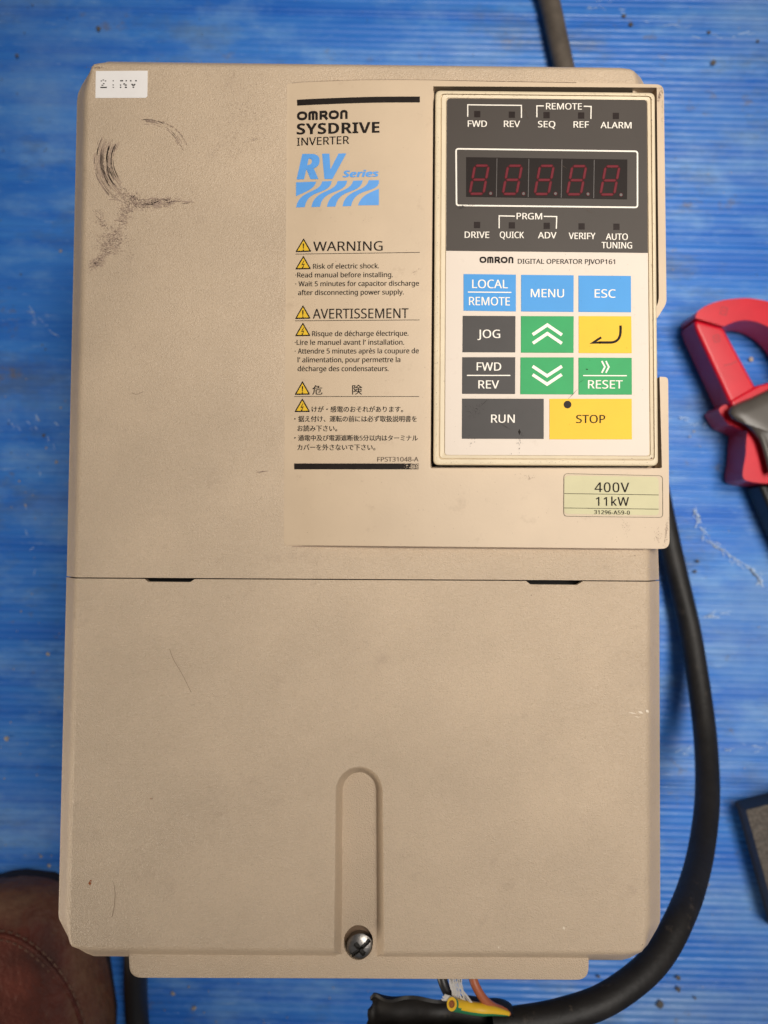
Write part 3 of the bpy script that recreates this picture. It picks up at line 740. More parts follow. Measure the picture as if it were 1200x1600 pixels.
key(q4(722.3, 558, 805.2, 558, 804.9, 615.5, 722, 615.2), 'key_grey', 'charcoal FWD REV key')
key(q4(813.3, 558.3, 896.5, 558.3, 896.2, 616.2, 813, 615.9), 'key_green', 'green key with downward chevrons')
key(q4(904, 558.7, 987.2, 559, 987.5, 616.5, 904, 616.5), 'key_green', 'green RESET key')
key(q4(722, 622.7, 849.7, 623, 849.7, 685.7, 721.7, 685.4), 'key_grey', 'wide charcoal RUN key')
key(q4(858.5, 623, 987.2, 623, 987.5, 686.4, 858.5, 686.4), 'key_yellow', 'wide yellow STOP key')
def legend(fn, m_='ink_white'):
    ik = Ink(flat(KZ), 0.00010); fn(ik); ik.build('key_legend', M[m_], oper)
B_ = 0.004
legend(lambda i: (i.text('LOCAL', 737.6, 793.5, 450.2, 450.6, 13.2, B_), i.line((731.1, 456.4), (799, 457), 1.7, 0, 1), i.text('REMOTE', 732.7, 796.7, 476.9, 477.4, 12.9, B_)))
legend(lambda i: i.text('MENU', 829.2, 881.2, 464.4, 464.8, 12.8, B_))
legend(lambda i: i.text('ESC', 929, 961.8, 465.0, 465.3, 12.8, B_))
legend(lambda i: i.text('JOG', 746, 781.5, 528.0, 528.2, 12.8, B_))
legend(lambda i: (i.stroke([(832.2, 523.0), (855.2, 507.8), (878, 523.4)], 4.9), i.stroke([(832.6, 536.4), (855.2, 521.2), (877.8, 536.6)], 4.9)))
def enter(i):
    i.stroke([(969.6, 508.6), (969.6, 517)] + bez((969.6, 517), (969.6, 529), (964, 535.2), (953, 535.2))[1:] + [(936, 535.2)], 3.7)
    i.poly([(938.5, 536.9), (921, 537.2), (938.2, 525.8), (940.4, 528.6), (931.5, 534.0), (938.5, 533.7)])
legend(enter, 'ink_dark')
legend(lambda i: (i.text('FWD', 744.7, 783.1, 579.0, 579.2, 12.6, B_), i.line((729.5, 586.6), (797.4, 586.7), 1.7, 0, 1), i.text('REV', 747.3, 779.8, 607.0, 607.1, 12.6, B_)))
legend(lambda i: (i.stroke([(832.2, 572.4), (854.8, 587.4), (878, 572.4)], 4.9), i.stroke([(832.2, 585.4), (854.8, 600.4), (877.6, 585.2)], 4.9)))
legend(lambda i: (i.text('RESET', 918.6, 972.9, 607.0, 607.2, 12.8, B_), i.line((911.1, 586.9), (979.4, 587.1), 1.7, 0, 1),
                  i.stroke([(940.2, 564.2), (945.0, 573.4), (940.2, 582.6)], 2.5), i.stroke([(946.6, 564.2), (951.2, 573.4), (946.6, 582.6)], 2.5)))
legend(lambda i: i.text('RUN', 767.2, 804.2, 660.4, 660.5, 12.6, B_))
legend(lambda i: (i.text('STOP', 900.1, 945.6, 661, 661, 12.6, B_)), 'ink_dark')
plate('stop_lock_hole', [(886.8+6*math.cos(a), 632.1-6*math.sin(a)) for a in [2*math.pi*i/24 for i in range(24)]], FZ, KZ + 0.0001, M['lamp'], oper)

# -- scuffs, scratches and chips
def flecks(name, surf, m_, parent, items, eps=0.00012):
    ik = Ink(surf, eps)
    for (x, y, L_, wd, ang) in items:
        c_, s_ = math.cos(ang), math.sin(ang)
        ik.poly([(x - c_*L_/2 , y - s_*L_/2), (x - s_*wd/2, y + c_*wd/2), (x + c_*L_/2, y + s_*L_/2), (x + s_*wd/2, y - c_*wd/2)], 0)
    o = ik.build(name, M[m_], parent); o['kind'] = 'stuff'; return o
rnd = random.Random(11); it = []
def arcf(cx, cy, r0, r1, a0, a1, n, size=1.0):
    for _ in range(n):
        a = RAD(rnd.uniform(a0, a1)); r = rnd.triangular(r0, r1, (r0+r1)/2)
        it.append((cx + r*math.cos(a), cy - r*math.sin(a), rnd.uniform(1, 4)*size, rnd.uniform(0.25, 0.7)*size, -a + math.pi/2 + rnd.gauss(0, 0.15)))
def blob(cx, cy, sx, sy, rot, n, size=1.0, ang=0.0, sp=0.9):
    c_, s_ = math.cos(rot), math.sin(rot)
    for _ in range(n):
        u, v = rnd.gauss(0, sx), rnd.gauss(0, sy)
        it.append((cx + u*c_ - v*s_, cy + u*s_ + v*c_, rnd.uniform(0.8, 3)*size, rnd.uniform(0.3, 0.9)*size, ang + rnd.gauss(0, sp)))
arcf(228, 250, 62, 80, 150, 232, 60, 0.7)
arcf(238, 246, 56, 58, 20, 92, 46, 0.8); arcf(238, 250, 49, 51, 15, 45, 16, 0.9)
blob(205, 313, 9, 4, 0.6, 80, 0.9, 0.6); blob(240, 316, 18, 3.2, -0.1, 80, 0.9, 0.1); blob(215, 312, 6, 1.6, 0.5, 40, 1.1, 0.5); blob(268, 316, 3, 3, 0, 46, 0.9)
blob(195, 333, 4, 10, 0.3, 50); blob(174, 376, 11, 8, -0.4, 80, 1.2, 0.1, 0.4); blob(150, 410, 10, 3, -0.7, 80, 1.0, -0.7, 0.4); blob(158, 345, 4, 9, -0.35, 50, 1.0, 0.9, 0.3)
blob(172, 357, 14, 2, 0.6, 60, 0.8, 0.6, 0.3); blob(180, 395, 14, 3, 0.1, 50, 0.8, 0.1, 0.3)
blob(152, 106, 9, 0.9, 0.05, 40, 0.9, 0.1); blob(200, 340, 22, 30, 0.0, 60, 0.5); blob(175, 300, 30, 30, 0, 60, 0.4)
it.append((410, 737, 22, 1.1, -0.12)); blob(410, 737, 6, 1, -0.1, 18, 0.7); it.append((300, 300, 2, 1.2, 0)); it.append((311, 239, 2, 1.3, 0))
blob(400, 217, 9, 1.1, -0.35, 26, 0.7, -0.3, 0.3); blob(380, 180, 12, 26, -0.6, 90, 0.45); blob(360, 118, 10, 3, 0, 20, 0.5)
for _ in range(160): it.append((rnd.uniform(140, 435), rnd.uniform(112, 890), rnd.uniform(0.4, 1.3), rnd.uniform(0.3, 0.9), rnd.uniform(0, 3)))
for _ in range(70): it.append((rnd.uniform(450, 1000), rnd.uniform(862, 900), rnd.uniform(0.5, 1.5), rnd.uniform(0.4, 0.9), rnd.uniform(0, 3)))
flecks('scuff_marks', flat(FACE), 'scuff', upper, it, 0.00016)
it = []
arcf(228, 250, 52, 82, 150, 238, 300, 1.2); arcf(238, 246, 55, 59, 20, 92, 60, 1.1)
blob(205, 311, 11, 6, 0.6, 200, 1.5, 0.6); blob(240, 316, 20, 4.5, -0.1, 260, 1.5, 0.1); blob(195, 333, 6, 10, 0.3, 130, 1.4); blob(172, 378, 13, 10, -0.4, 260, 1.5, 0.1, 0.6)
blob(150, 410, 9, 4, -0.7, 150, 1.4, -0.7, 0.4); blob(158, 345, 5, 10, -0.35, 70, 1.3, 0.9, 0.3); blob(380, 180, 20, 34, -0.6, 300, 0.9); blob(345, 230, 30, 14, 0, 160, 0.8)
for _ in range(260): it.append((rnd.uniform(140, 435), rnd.uniform(112, 890), rnd.uniform(0.6, 2.2), rnd.uniform(0.4, 1.0), rnd.uniform(0, 3)))
flecks('pale_scuffs', flat(FACE), 'scuff_pale', upper, it)
def drags(m_, n, wd, seed):
    rr = random.Random(seed); ik = Ink(flat(FACE), 0.00018)
    for _ in range(n):
        r = rr.uniform(50, 81); a0 = rr.uniform(148, 205); ln = rr.uniform(6, 38); cx, cy = 228 + rr.gauss(0, 1.5), 250 + rr.gauss(0, 1.5)
        ik.stroke([(cx + r*math.cos(RAD(a0 + ln*t/8)), cy - r*math.sin(RAD(a0 + ln*t/8))) for t in range(9)], wd*rr.uniform(0.6, 1.3))
    for _ in range(n//2):
        x, y = rr.gauss(240, 18), rr.gauss(317, 4); l_ = rr.uniform(4, 16); ik.stroke([(x, y), (x + l_/2, y + rr.gauss(0, 0.6)), (x + l_, y - 0.8 + rr.gauss(0, 0.6))], wd*rr.uniform(0.6, 1.3))
    for _ in range(n//2):
        t = rr.random(); x, y = 200 - 50*t + rr.gauss(0, 5), 322 + 92*t + rr.gauss(0, 4); l_ = rr.uniform(3, 13); a_ = rr.gauss(0.2, 0.45); ik.stroke([(x, y), (x + l_*math.cos(a_), y + l_*math.sin(a_))], wd*rr.uniform(0.6, 1.2))
    for _ in range(n//5):
        r = rr.uniform(54, 62); a0 = rr.uniform(15, 85); ln = rr.uniform(4, 22)
        ik.stroke([(228 + r*math.cos(RAD(a0 + ln*t/8)), 248 - r*math.sin(RAD(a0 + ln*t/8))) for t in range(9)], wd*0.8)
    ik.build('drag_marks', M[m_], upper)['kind'] = 'stuff'
drags('scuff_pale', 110, 0.8, 31); drags('scuff', 8, 0.30, 32)
ik = Ink(flat(FACE), 0.00010); ik.stroke(catmull([(265, 1014), (272, 1032), (284, 1052), (299, 1082)], 5), 0.7); ik.stroke(catmull([(179, 1384), (180, 1400), (178, 1420), (175, 1433)], 5), 0.9)
ik.stroke([(176, 1376), (179, 1384)], 0.5); ik.stroke(catmull([(224, 612), (214, 616), (206, 614)], 4), 0.6)
ik.build('scratch', M['scuff_crease_line'], lower)['kind'] = 'stuff'
it = [(rnd.uniform(130, 1000), rnd.uniform(915, 1470), rnd.uniform(0.4, 1.2), rnd.uniform(0.3, 0.8), rnd.uniform(0, 3)) for _ in range(120)]
it += [(x, y, 2.2, 1.6, 0) for x, y in ((238, 1248), (1004, 1476), (830, 930), (992, 868))]
flecks('dirt_specks', flat(FACE), 'scuff', lower, it)
it = [(881, 1450, 6, 4, 1.2), (779, 1480, 4, 2.6, 1), (988, 1114, 14, 2.0, 0.2), (1001, 1113, 9, 4, 0.4), (995, 1120, 10, 1.2, 0.3), (1011, 1111, 7, 5, 0.7)]
flecks('paint_chip', flat(FACE), 'chip', lower, it)
flecks('rust_speck', flat(FACE), 'rust', lower, [(140.5, 1380, 7, 5, 1.4), (142, 1376, 4, 3, 0.5), (236, 1248, 3, 2, 0)])
it = []
for _ in range(60): it.append((rnd.uniform(450, 670), rnd.uniform(135, 720), rnd.uniform(0.5, 1.6), rnd.uniform(0.3, 0.8), rnd.uniform(0, 3)))
for _ in range(90): it.append((rnd.uniform(450, 1035), rnd.uniform(745, 850), rnd.uniform(0.5, 1.8), rnd.uniform(0.3, 0.8), rnd.uniform(0, 3)))
blob(1041, 832, 1.3, 10, 0.1, 70, 0.9, 1.4, 0.4); blob(1028, 838, 4, 5, 0, 36, 0.8); blob(976, 821, 4, 8, -0.3, 30, 0.7, 0.5); blob(820, 745, 8, 3, 0, 26, 0.8)
blob(575, 340, 5, 3, -0.5, 20, 0.5, -0.6, 0.3); blob(650, 425, 5, 2, -0.6, 16, 0.6); blob(700, 300, 0.1, 0.1, 0, 1)
blob(1031, 150, 1.5, 5, 0.3, 50, 1.2, 1.2, 0.4); blob(1035, 175, 0.7, 14, 0.0, 30, 0.8, 1.5, 0.3); blob(1024, 138, 6, 0.7, 0.05, 20, 0.7, 0.1, 0.3)
flecks('cover_scuffs', cover_surf, 'scuff', front, it)
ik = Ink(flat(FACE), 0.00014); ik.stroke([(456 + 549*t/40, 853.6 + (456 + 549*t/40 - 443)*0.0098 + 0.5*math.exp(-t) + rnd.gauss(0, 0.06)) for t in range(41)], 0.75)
ik.build('crease_shade_grime', M['scuff'], upper)  # painted line: crease shade and dirt below the front cover
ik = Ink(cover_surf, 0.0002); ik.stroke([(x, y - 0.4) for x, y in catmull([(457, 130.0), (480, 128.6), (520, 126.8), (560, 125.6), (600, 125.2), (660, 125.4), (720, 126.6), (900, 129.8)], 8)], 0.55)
ik.build('crease_shade_grime', M['scuff_crease_line'], upper)  # crease shade and grime drawn along the front cover's top edge
it = []
for _ in range(60): it.append((rnd.uniform(700, 1010), rnd.uniform(395, 708), rnd.uniform(0.5, 1.8), rnd.uniform(0.2, 0.5), rnd.uniform(0, 3)))
blob(736, 690, 3, 8, 0, 12, 0.8, 1.4, 0.2); blob(812, 690, 4, 8, 0.2, 18, 1.2, 1.5, 0.3); blob(742, 640, 8, 6, 0, 40, 0.8); it += [(757, 629, 18, 0.6, -0.75), (789, 666, 22, 0.5, 0.55), (811.6, 675, 10, 4, 1.5), (895, 616, 26, 0.6, -0.8), (908, 596, 12, 0.6, -0.6), (917, 577, 4, 2, 0.3)]
flecks('keypad_dirt', flat(KZ), 'ink_dark', oper, it, 0.00014)
it = []
blob(722, 323.6, 4, 1.4, -0.2, 40, 0.9, -0.3, 0.6); 
flecks('panel_chip', flat(PZ), 'black_plastic', oper, it, 0.00018)
it = []
blob(730, 322.5, 9, 0.8, -0.15, 26, 0.8, -0.1, 0.3); it += [(819, 172, 16, 0.8, 0.9), (824, 182, 9, 0.8, 0.9), (902, 346, 2, 1.2, 0.5), (883, 242, 3, 0.8, 0), (920, 330, 20, 0.35, 0.5), (940, 170, 2, 1.0, 0), (880, 260, 14, 0.4, 0.6)]
for _ in range(70): it.append((rnd.uniform(702, 1008), rnd.uniform(160, 390), rnd.uniform(0.4, 1.4), rnd.uniform(0.2, 0.5), rnd.uniform(0, 3)))
flecks('panel_dust', flat(PZ), 'ink_faded', oper, it, 0.00016)
it = []
for _ in range(120):
    s_ = rnd.random()
    it.append((interp(s_, [0, 1], [684, 680]) + rnd.gauss(0, 0.5) + 2 if rnd.random() < 0.3 else interp(s_, [0, 1], [1018.5, 1021.5]) + rnd.gauss(0, 1.0), 150 + 565*s_, rnd.uniform(0.4, 1.8), rnd.uniform(0.3, 0.8), rnd.uniform(0, 3)))
for _ in range(50): it.append((rnd.uniform(690, 1015), 149 + rnd.gauss(0, 1.2), rnd.uniform(0.5, 2), rnd.uniform(0.3, 0.8), rnd.uniform(-0.4, 0.4)))
for _ in range(40): it.append((rnd.uniform(690, 1015), 722 + rnd.gauss(0, 1.8), rnd.uniform(0.5, 2), rnd.uniform(0.3, 0.8), rnd.uniform(-0.4, 0.4)))
it += [(1018, 188, 2.6, 2.2, 0), (1018, 716, 3, 3, 0)]
flecks('bezel_dirt', flat(OPZ), 'scuff', oper, it, 0.00016)

# ------------------------------------------------------------------ power cable round the right side of the drive
cen = [(838, -60, .0078), (858, 0, .0078), (871, 60, .0078), (882, 110, .0078), (925, 300, .0078), (985, 560, .0078), (1020, 720, .0078), (1038, 810, .0078), (1053.5, 880, .009), (1066, 932, .0105), (1079.5, 992, .014),
       (1094.5, 1090, .027), (1103, 1168, .043), (1105, 1250, .066), (1096.5, 1325, .090), (1081, 1387, .116), (1061, 1437, .136), (1034, 1486, .147), (998, 1526, .155), (940, 1565, .162), (870, 1588, .165), (810, 1598, .166), (770, 1602, .166)]
w3 = [P(*c) for c in cen]
cable = thing('power_cable', 'thick black rubber cable curving round the right side of the drive', 'cable', (w3[9].x, w3[9].y, 0))
path = catmull([tuple(v) for v in w3], 7)
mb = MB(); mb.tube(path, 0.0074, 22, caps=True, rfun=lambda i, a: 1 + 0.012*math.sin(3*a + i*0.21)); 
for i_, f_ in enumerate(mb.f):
    if sum(mb.v[q].y for q in f_)/len(f_) > P(0, 330, 0.01).y: mb.m[i_] = 1  # upper stretch gets the painted lit tone
mb.build('outer_sheath', [M['rubber'], M['rubber_lit']], cable)
# slit sheath tail, opened like a trough
mb = MB(); tl = [(800, 1597, .166), (770, 1592, .166), (740, 1588, .167), (700, 1586, .167), (660, 1584, .167), (620, 1585, .166), (588, 1586, .165), (578, 1586, .1645)]
tw_ = [P(*c) for c in tl]; tpath = catmull([tuple(v) for v in tw_], 5); rnd = random.Random(4)
inn, outr = [], []
for i, p in enumerate(tpath):
    u = i/(len(tpath)-1); p = Vector(p); rw = 0.0078 + 0.0011*math.sin(u*9) + 0.0006*math.sin(u*23)
    op = 0.25 + 0.95*min(1, u*2.2) + 0.20*math.sin(u*14) + 0.12*math.sin(u*31)     # half opening angle, towards the viewer and up the picture
    lp = []
    for k in range(13):
        a = op + (2*math.pi - 2*op)*k/12 
        lp.append((a, k))
    inn.append([p + Vector((0, math.sin(a + 0.55), math.cos(a + 0.55)))*(rw-0.0016) + Vector(((0.0008*math.sin(k*2.1) + 0.0016*math.sin(k*0.7))*max(0, u-0.9)*10, 0, 0)) for a, k in lp])
    outr.append([p + Vector((0, math.sin(a + 0.55), math.cos(a + 0.55)))*rw + Vector(((0.0008*math.sin(k*2.1) + 0.0016*math.sin(k*0.7))*max(0, u-0.9)*10, 0, 0)) for a, k in lp])
n = len(inn)
for i in range(n-1):
    mb.strip(outr[i], outr[i+1]); mb.strip(inn[i+1], inn[i])
for e in (0, 12):
    A = [r[e] for r in inn]; B = [r[e] for r in outr]
    mb.strip(A, B) if e == 0 else mb.strip(B, A)
mb.strip(inn[-1], outr[-1]); mb.strip(outr[0], inn[0])
mb.build('sheath_tail', M['rubber'], cable)
# cores
def core(name, pts, r, m_, n=10):
    mb = MB(); pp = catmull([tuple(P(*c)) for c in pts], n); mb.tube(pp, r, 14); return mb.build(name, m_, cable)
yg = catmull([tuple(P(*c)) for c in [(795, 1584, .170), (770, 1579, .172), (740, 1575.5, .1738), (718, 1571.5, .1765), (706, 1569, .1800)]], 6)
mb = MB(); mb.tube(yg, [0.0010 + 0.0019*min(1, i/9) for i in range(len(yg))], 20)
for i, f_ in enumerate(mb.f):
    if len(f_) == 4:
        c_ = sum((mb.v[j] for j in f_), Vector())/4; k = min(range(len(yg)), key=lambda q_: (Vector(yg[q_])-c_).length); dv = c_ - Vector(yg[k])
        if dv.y < -0.0004 or k > len(yg)-3: mb.m[i] = 1
earth = mb.build('earth_core', [M['wire_yellow'], M['wire_green']], cable)
e0, e1 = Vector(yg[-2]), Vector(yg[-1]); dr = (e1 - e0).normalized()
mb = MB(); mb.tube([e1 - dr*0.001, e1 + dr*0.00015], 0.0016, 14); mb.build('copper_end', M['copper'], earth)
core('brown_core', [(795, 1582, .168), (772, 1574, .170), (755, 1560, .172), (741, 1535, .172), (737, 1510, .168), (733, 1480, .160), (731, 1455, .14)], 0.0021, M['wire_brown'])
core('black_core', [(760, 1580, .166), (722, 1573, .169), (703, 1556, .171), (691, 1530, .171), (688, 1500, .166), (686, 1470, .158), (686, 1450, .14)], 0.0024, M['wire_black'])
mb = MB(); rnd = random.Random(8)
for k in range(26):
    o = rnd.uniform(0, 1); x = 706 + 16*o
    mb.tube(catmull([tuple(P(*c)) for c in [(x+rnd.uniform(-9, 4), 1520, .172+rnd.uniform(-.002, .002)), (x+rnd.uniform(-5, 3), 1540, .1745), (x+8*o+rnd.uniform(-2, 3), 1556, .1755), (x+14*o+rnd.uniform(-2, 3), 1566, .1750)]], 4), rnd.uniform(0.00016, 0.00034), 5)
for k in range(7): mb.tube([P(692+rnd.uniform(-3, 3), 1554+k*1.4, .1765), P(706+rnd.uniform(-3, 3), 1558+k, .1772), P(716, 1562+k*0.6, .1768)], 0.0003, 5)
mb.build('filler_fibres', M['fibre'], cable)['kind'] = 'stuff'

# ------------------------------------------------------------------ second black cable at the lower left
pts = [tuple(P(*c)) for c in [(214, 1400, .05), (213, 1480, .030), (212, 1530, .018), (213, 1570, .010), (216, 1610, .008), (224, 1700, .008), (250, 1800, .008)]]
mb = MB(); mb.tube(catmull(pts, 8), 0.0078, 18)
o = bpy.data.objects.new
lead = mb.build('black_lead', M['wire_black'], None); tag(lead, 'short black lead running out from under the lower left corner of the drive', 'cable')

# ------------------------------------------------------------------ clamp meter at the right edge
MT = 0.030
meter = thing('clamp_meter', 'red clamp meter with grey grip lying at the right edge of the sheet', 'clamp meter', tuple(P(1190, 560, 0)))
def slab(name, pts, ztop, zbot, m_, parent, bevel=0.0042, seg=5, shrink=0.0):
    t = [P(*p, ztop) for p in pts]; c_ = sum(t, Vector())/len(t); mb = MB()
    mb.poly(t); b0 = [Vector((p.x, p.y, zbot)) for p in t]; mb.strip(b0, t, True); mb.poly(b0); 
    return mb.build(name, m_, parent, bevel=bevel, seg=seg, recalc=True)
inner_arc = [(1131, 510), (1146, 503.5), (1162, 500.5), (1180, 502.5), (1200, 511), (1218, 526), (1234, 548), (1246, 578)]
outer_arc = [(1290, 560), (1270, 521), (1240, 490), (1210, 474), (1180, 467), (1158, 466), (1130, 469), (1107, 476), (1090, 487), (1086.5, 497)]
j1 = slab('jaw', catmull(inner_arc, 3) + [(1262, 640), (1306, 620)] + catmull(outer_arc, 3), MT, 0.004, M['red'], meter); j1['label'] = 'curved upper jaw of the clamp'
arm = [(1086.8, 499.2), (1086, 507), (1090, 519), (1146, 640), (1200, 625), (1184, 610), (1133, 516), (1130.6, 511.8)]
j2 = slab('jaw', arm[::-1], MT, 0.004, M['red'], meter); j2['label'] = 'straight lower jaw of the clamp'
mk = Ink(flat(MT), 0.00016)
def markbox(x, y, s_, rot):
    c_, q_ = math.cos(rot), math.sin(rot); mk.stroke([(x + (u*c_ - v*q_)*s_, y + (u*q_ + v*c_)*s_) for u, v in ((-1, -1.2), (1, -1.2), (1, 1.2), (-1, 1.2))], 1.6, 0, True); mk.stroke([(x-0.5*s_, y), (x+0.5*s_, y)], 1.6)
markbox(1119.5, 529, 4.2, -0.2); markbox(1131, 486, 4.6, 0.25); mk.stroke([(1131, 571), (1142, 569), (1152, 564)], 1.8)
mk.build('jaw_marking', M['red_mark'], meter)
collar = slab('jaw_collar', [(1143, 634), (1142, 625), (1181, 603), (1230, 590), (1250, 620), (1215, 660), (1150, 645)][::-1], MT + 0.0012, 0.003, M['red'], meter, 0.002)
guard = slab('finger_guard', rounded([(1122, 640), (1130, 632), (1150, 634), (1215, 640), (1230, 700), (1180, 690), (1160, 672), (1136, 662)], 5, 3)[::-1], 0.026, 0.002, M['red'], meter, 0.004)
lev = catmull([(1168, 672), (1166, 690), (1165, 712), (1161, 735), (1161.5, 747), (1170, 752), (1190, 755), (1214, 756)], 4)
slab('trigger', (lev + [(1260, 730), (1260, 690), (1200, 664)])[::-1] if False else lev + [(1260, 756), (1262, 690), (1200, 664)], 0.031, 0.003, M['red'], meter, 0.0022, 4)
# grey grip: domed body lofted from an outline
gout = catmull([(1137.5, 645), (1141, 636), (1153, 629.5), (1175, 620.5), (1200, 609), (1240, 592), (1290, 610), (1330, 690), (1352, 790), (1330, 830), (1270, 822), (1225, 775), (1205, 731), (1188, 694), (1170, 669.5), (1151, 657.5), (1142, 653.5)], 4)[:-1]
gz = 0.038; mb = MB(); cx, cy = 1245, 690
L0 = None
for s_, z in ((1.0, 0.029), (0.995, 0.034), (0.965, 0.0372), (0.90, 0.0388), (0.75, 0.0400), (0.4, 0.0412)):
    lp = [P(cx + (x-cx)*s_, cy + (y-cy)*s_, z) for x, y in gout]
    if L0: mb.strip(L0, lp, True)
    L0 = lp
mb.poly(L0[::-1])
mb.build('grip', M['grip'], meter, recalc=True, sharp=70)
ridge = catmull([(1172, 661), (1188, 650), (1215, 640), (1245, 650)], 5); r2 = catmull([(1172, 661), (1186, 675), (1196, 700), (1206, 740)], 5)
for r in (ridge, r2):
    mb = MB(); mb.tube([P(x, y, 0.0375) for x, y in r], 0.0022, 10); mb.build('grip_rib', M['grip'], meter)
mb = MB(); bt = [(1186, 757), (1212, 820), (1250, 900), (1330, 900), (1340, 760)]
slab('battery_case', bt, 0.024, 0.002, M['black_plastic'], meter, 0.003)

# ------------------------------------------------------------------ grained black block at the right edge
blk = thing('black_block', 'black block with coarse grained top half out of frame at the lower right', 'block', tuple(P(1180, 1300, 0)))
tp = [(1166, 1266), (1218, 1455), (1420, 1400), (1368, 1214)]
t = [P(*p, 0.023) for p in tp]; b0 = [P(*p, 0.001) for p in [(1149, 1252), (1202, 1448), (1412, 1392), (1360, 1200)]]
mb = MB(); mb.poly(t); mb.build('grained_top', M['grain_black'], blk, smooth=False)
mb = MB(); t2 = [Vector((p.x, p.y, p.z - 0.0003)) for p in t]; mb.strip(b0, t2, True); mb.poly(t2); mb.build('block_body', M['grain_edge'], blk, bevel=0.0015, seg=3, recalc=True)

# ------------------------------------------------------------------ leather shoe at the lower left
shoe = thing('leather_shoe', 'scuffed brown leather shoe toe at the lower left corner', 'shoe', tuple(P(20, 1560, 0)))
tip = P(10, 1377, 0.02); axis = Vector((0.10, -1, 0)).normalized(); side = Vector((-axis.y, axis.x, 0))
Ln = 0.285
US = [0.0, 0.004, 0.015, 0.035, 0.065, 0.10, 0.14, 0.18, 0.22, 0.26, 0.285]
WS = [0.005, 0.026, 0.043, 0.054, 0.0615, 0.0640, 0.0590, 0.0480, 0.0440, 0.0400, 0.030]
ZS = [0.024, 0.032, 0.040, 0.046, 0.052, 0.060, 0.072, 0.086, 0.096, 0.100, 0.098]
def sec(u): return interp(u, US, WS), interp(u, US, ZS)
NU, NA = 60, 28; mb = MB(); sm = catmull([(a, b_, c_) for a, b_, c_ in zip(US, WS, ZS)], 6)
def shoe_pt(u, a):
    wd = interp(u, [p[0] for p in sm], [p[1] for p in sm]); h = interp(u, [p[0] for p in sm], [p[2] for p in sm])
    c_, s_ = math.cos(a), math.sin(a)
    x = wd*math.copysign(abs(c_)**0.75, c_); z = 0.012 + (h - 0.012)*abs(s_)**0.8
    return tip + axis*u + side*x + Vector((0, 0, z - 0.02))
us = [p[0] for p in sm]
rows = [[shoe_pt(u, math.pi*k/NA) for k in range(NA+1)] for u in us]
for a, b_ in zip(rows, rows[1:]): mb.strip(a, b_)
o_ = len(mb.v); mb.v += rows[0]; mb.f.append(list(range(o_, o_+NA+1))); mb.m.append(0)
vamp = mb.build('upper', M['leather'], shoe, recalc=True, sharp=80)
at_ = vamp.data.attributes.new('dust', 'FLOAT', 'POINT')
for v_ in vamp.data.vertices:
    cw = v_.co + Vector(shoe.location) - tip; u = cw.dot(axis); q_ = abs(cw.dot(side)) / max(0.004, interp(u, US, WS))
    at_.data[v_.index].value = max(0.0, min(1.0, max(1.25 - u/0.026, (q_ - 0.62)/0.30)))
mb = MB()
ol = [tip + axis*u + side*(interp(u, US, WS)*0.965 + 0.0) for u in us]; orr = [tip + axis*u - side*(interp(u, US, WS)*0.965 + 0.0) for u in us]
loop = ol + orr[::-1]
lp0 = [Vector((p.x, p.y, 0.001)) for p in loop]; lp1 = [Vector((p.x, p.y, 0.014)) for p in loop]
mb.poly(lp1); mb.strip(lp0, lp1, True); mb.build('sole', M['sole'], shoe, recalc=True, bevel=0.001)
mb = MB(); ank = tip + axis*0.225; prof = [(0.10, 0.047), (0.14, 0.052), (0.20, 0.060), (0.30, 0.066), (0.40, 0.070), (0.50, 0.074)]
mb.tube([Vector((ank.x - 0.01*i, ank.y - 0.012*i, z)) for i, (z, r) in enumerate(prof)], [r for z, r in prof], 24, rfun=lambda i, a: 1 + 0.05*math.sin(3*a + i*1.3))
mb.build('leg_blocker', M['blocker_cloth'], shoe)  # unseen leg, added to darken the lower left
# raised apron seam with stitches
ang = lambda u: interp(u, [0.02, 0.03, 0.05, 0.09, 0.13], [1.57, 1.0, 0.80, 0.62, 0.5])
mb = MB(); sp = []
for i in range(41):
    s_ = i/40
    if s_ < 0.5: u = 0.024 + 0.12*(1 - s_*2)**1.6; a = 0.52 + (1.5708-0.52)*(s_*2)**1.9
    else: u = 0.024 + 0.12*((s_-0.5)*2)**1.6; a = math.pi - (0.52 + (1.5708-0.52)*((1-s_)*2)**1.9)
    sp.append(shoe_pt(u, a) + Vector((0, 0, 0.0004)))
mb.tube(sp, 0.0013, 8); mb.build('apron_seam', M['leather'], shoe)
mb = MB(); dense = catmull([tuple(p) for p in sp], 6)
for off in (-0.0028, 0.0030):
    for i in range(4, len(dense)-6, 5):
        a, b_ = Vector(dense[i]), Vector(dense[i+3]); tdir = (b_-a).normalized(); nrm = Vector((-tdir.y, tdir.x, 0))
        mb.tube([a + nrm*off + Vector((0, 0, 0.0002)), (a+b_)/2 + nrm*off + Vector((0, 0, 0.0009)), b_ + nrm*off + Vector((0, 0, 0.0002))], 0.00045, 5)
mb.build('stitching', M['thread'], shoe)['kind'] = 'stuff'

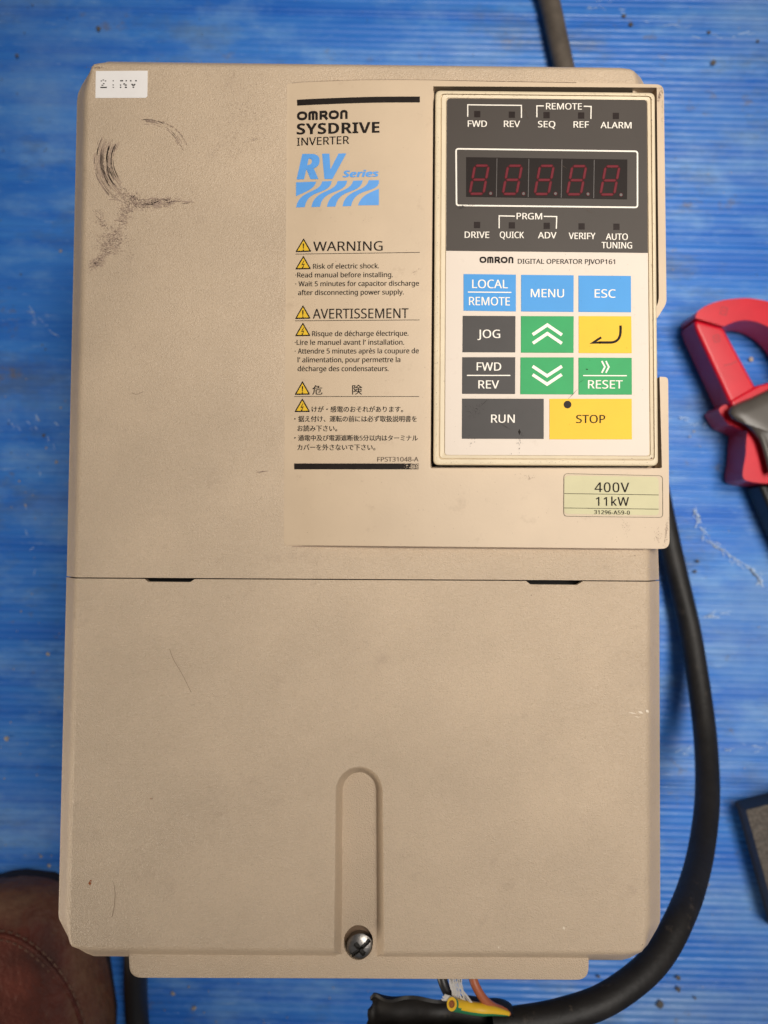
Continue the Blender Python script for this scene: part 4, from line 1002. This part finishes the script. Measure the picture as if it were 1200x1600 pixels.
# ------------------------------------------------------------------ grit and crumbs lying on the sheet
def crumbs(name, spots, m_, lab):
    mb = MB(); rnd = random.Random(21)
    for (x, y, s_) in spots:
        c_ = P(x, y, 0.0008); s_ *= 0.00046*0.8
        n = 7; top = [c_ + Vector((s_*math.cos(2*math.pi*k/n)*rnd.uniform(0.6, 1.1), s_*math.sin(2*math.pi*k/n)*rnd.uniform(0.6, 1.1), rnd.uniform(-0.0004, 0.0004))) for k in range(n)]
        ap = c_ + Vector((rnd.uniform(-.2, .2)*s_, rnd.uniform(-.2, .2)*s_, s_*0.6)); o = len(mb.v); mb.v += top + [ap, c_ - Vector((0, 0, 0.001))]
        for k in range(n): mb.f.append([o+k, o+(k+1) % n, o+n]); mb.m.append(0); mb.f.append([o+(k+1) % n, o+k, o+n+1]); mb.m.append(0)
    o = mb.build(name, m_, None); tag(o, lab, 'grit', kind='stuff')
rnd = random.Random(17)
pale = [(75, 1022, 5), (10, 1154, 6), (88, 722, 3.5), (64, 1338, 3), (76, 1353, 4), (270, 1553, 5), (303, 1576, 5), (295, 1542, 2.5), (30, 752, 2.5), (95, 637, 2.5), (40, 790, 2.5), (95, 392, 3.5), (1174, 562, 6), (1085, 674, 2.5), (1078, 682, 2.5), (1106, 1382, 3.5), (1043, 1513, 4), (50, 928, 2), (33, 955, 2), (72, 700, 2)]
pale += [(rnd.uniform(0, 110), rnd.uniform(550, 1370), rnd.uniform(0.8, 1.8)) for _ in range(40)] + [(rnd.uniform(1050, 1200), rnd.uniform(0, 1600), rnd.uniform(0.6, 1.6)) for _ in range(50)] + [(rnd.uniform(230, 680), rnd.uniform(1535, 1600), rnd.uniform(0.8, 2)) for _ in range(16)]
crumbs('pale_grit', pale, M['grit'], 'pale crumbs of grit scattered over the blue sheet')
dark = [(1060, 1528, 6), (1060, 1546, 6), (1032, 1570, 8), (985, 1566, 5), (1086, 1560, 3), (1090, 877, 4), (1086, 893, 4), (986, 38, 6), (975, 25, 5), (154, 44, 6), (1115, 98, 6), (1108, 50, 4), (1184, 65, 4), (27, 86, 4), (935, 1526, 4), (68, 680, 4)]
dark += [(rnd.uniform(0, 1200), rnd.uniform(0, 95), rnd.uniform(0.6, 1.3)) for _ in range(14)] + [(rnd.uniform(1050, 1200), rnd.uniform(0, 1600), rnd.uniform(0.5, 1.2)) for _ in range(16)] + [(rnd.uniform(0, 100), rnd.uniform(0, 900), rnd.uniform(0.6, 2)) for _ in range(30)]
crumbs('dark_grit', dark, M['grit_dark'], 'dark brown specks of dirt scattered over the blue sheet')

# pale scratches rubbed into the sheet
ik = Ink(flat(0.0), 0.0002); rnd = random.Random(41)
def scrape(pts, n, spread, l0, l1, wd):
    pp = catmull(pts, 10)
    for _ in range(n):
        i = rnd.randrange(len(pp)-1); x, y = pp[i][0] + rnd.gauss(0, spread), pp[i][1] + rnd.gauss(0, spread*0.6); a = math.atan2(pp[i+1][1]-pp[i][1], pp[i+1][0]-pp[i][0]) + rnd.gauss(0, 0.35); l_ = rnd.uniform(l0, l1)
        ik.stroke([(x, y), (x + l_*0.5*math.cos(a), y + l_*0.5*math.sin(a) + rnd.gauss(0, 0.5)), (x + l_*math.cos(a), y + l_*math.sin(a))], wd*rnd.uniform(0.5, 1.4))
scrape([(1087, 792), (1089, 806), (1096, 826), (1110, 845), (1128, 859), (1146, 873), (1166, 889), (1186, 905)], 60, 2.4, 3, 12, 0.9)
scrape([(1172, 888), (1184, 900), (1189, 910)], 22, 3, 3, 8, 1.5)
scrape([(1096, 965), (1125, 960), (1150, 957)], 10, 1.5, 6, 16, 0.7)
scrape([(1060, 650), (1080, 662), (1105, 668)], 10, 2, 3, 10, 0.7)
scrape([(30, 470), (60, 500), (95, 520)], 10, 12, 4, 16, 0.7); scrape([(40, 650), (60, 705), (50, 900)], 16, 14, 3, 12, 0.8)
scrape([(920, 10), (980, 14), (1080, 50), (1190, 60)], 20, 8, 4, 18, 0.7); scrape([(1060, 1180), (1120, 1170), (1190, 1165)], 16, 7, 4, 14, 0.7)
o = ik.build('sheet_scratches', mat('pale_scratched_plastic', lin(196, 218, 242), 0.6), None); tag(o, 'pale scratches rubbed into the blue sheet beside the drive', 'scratches', kind='stuff')
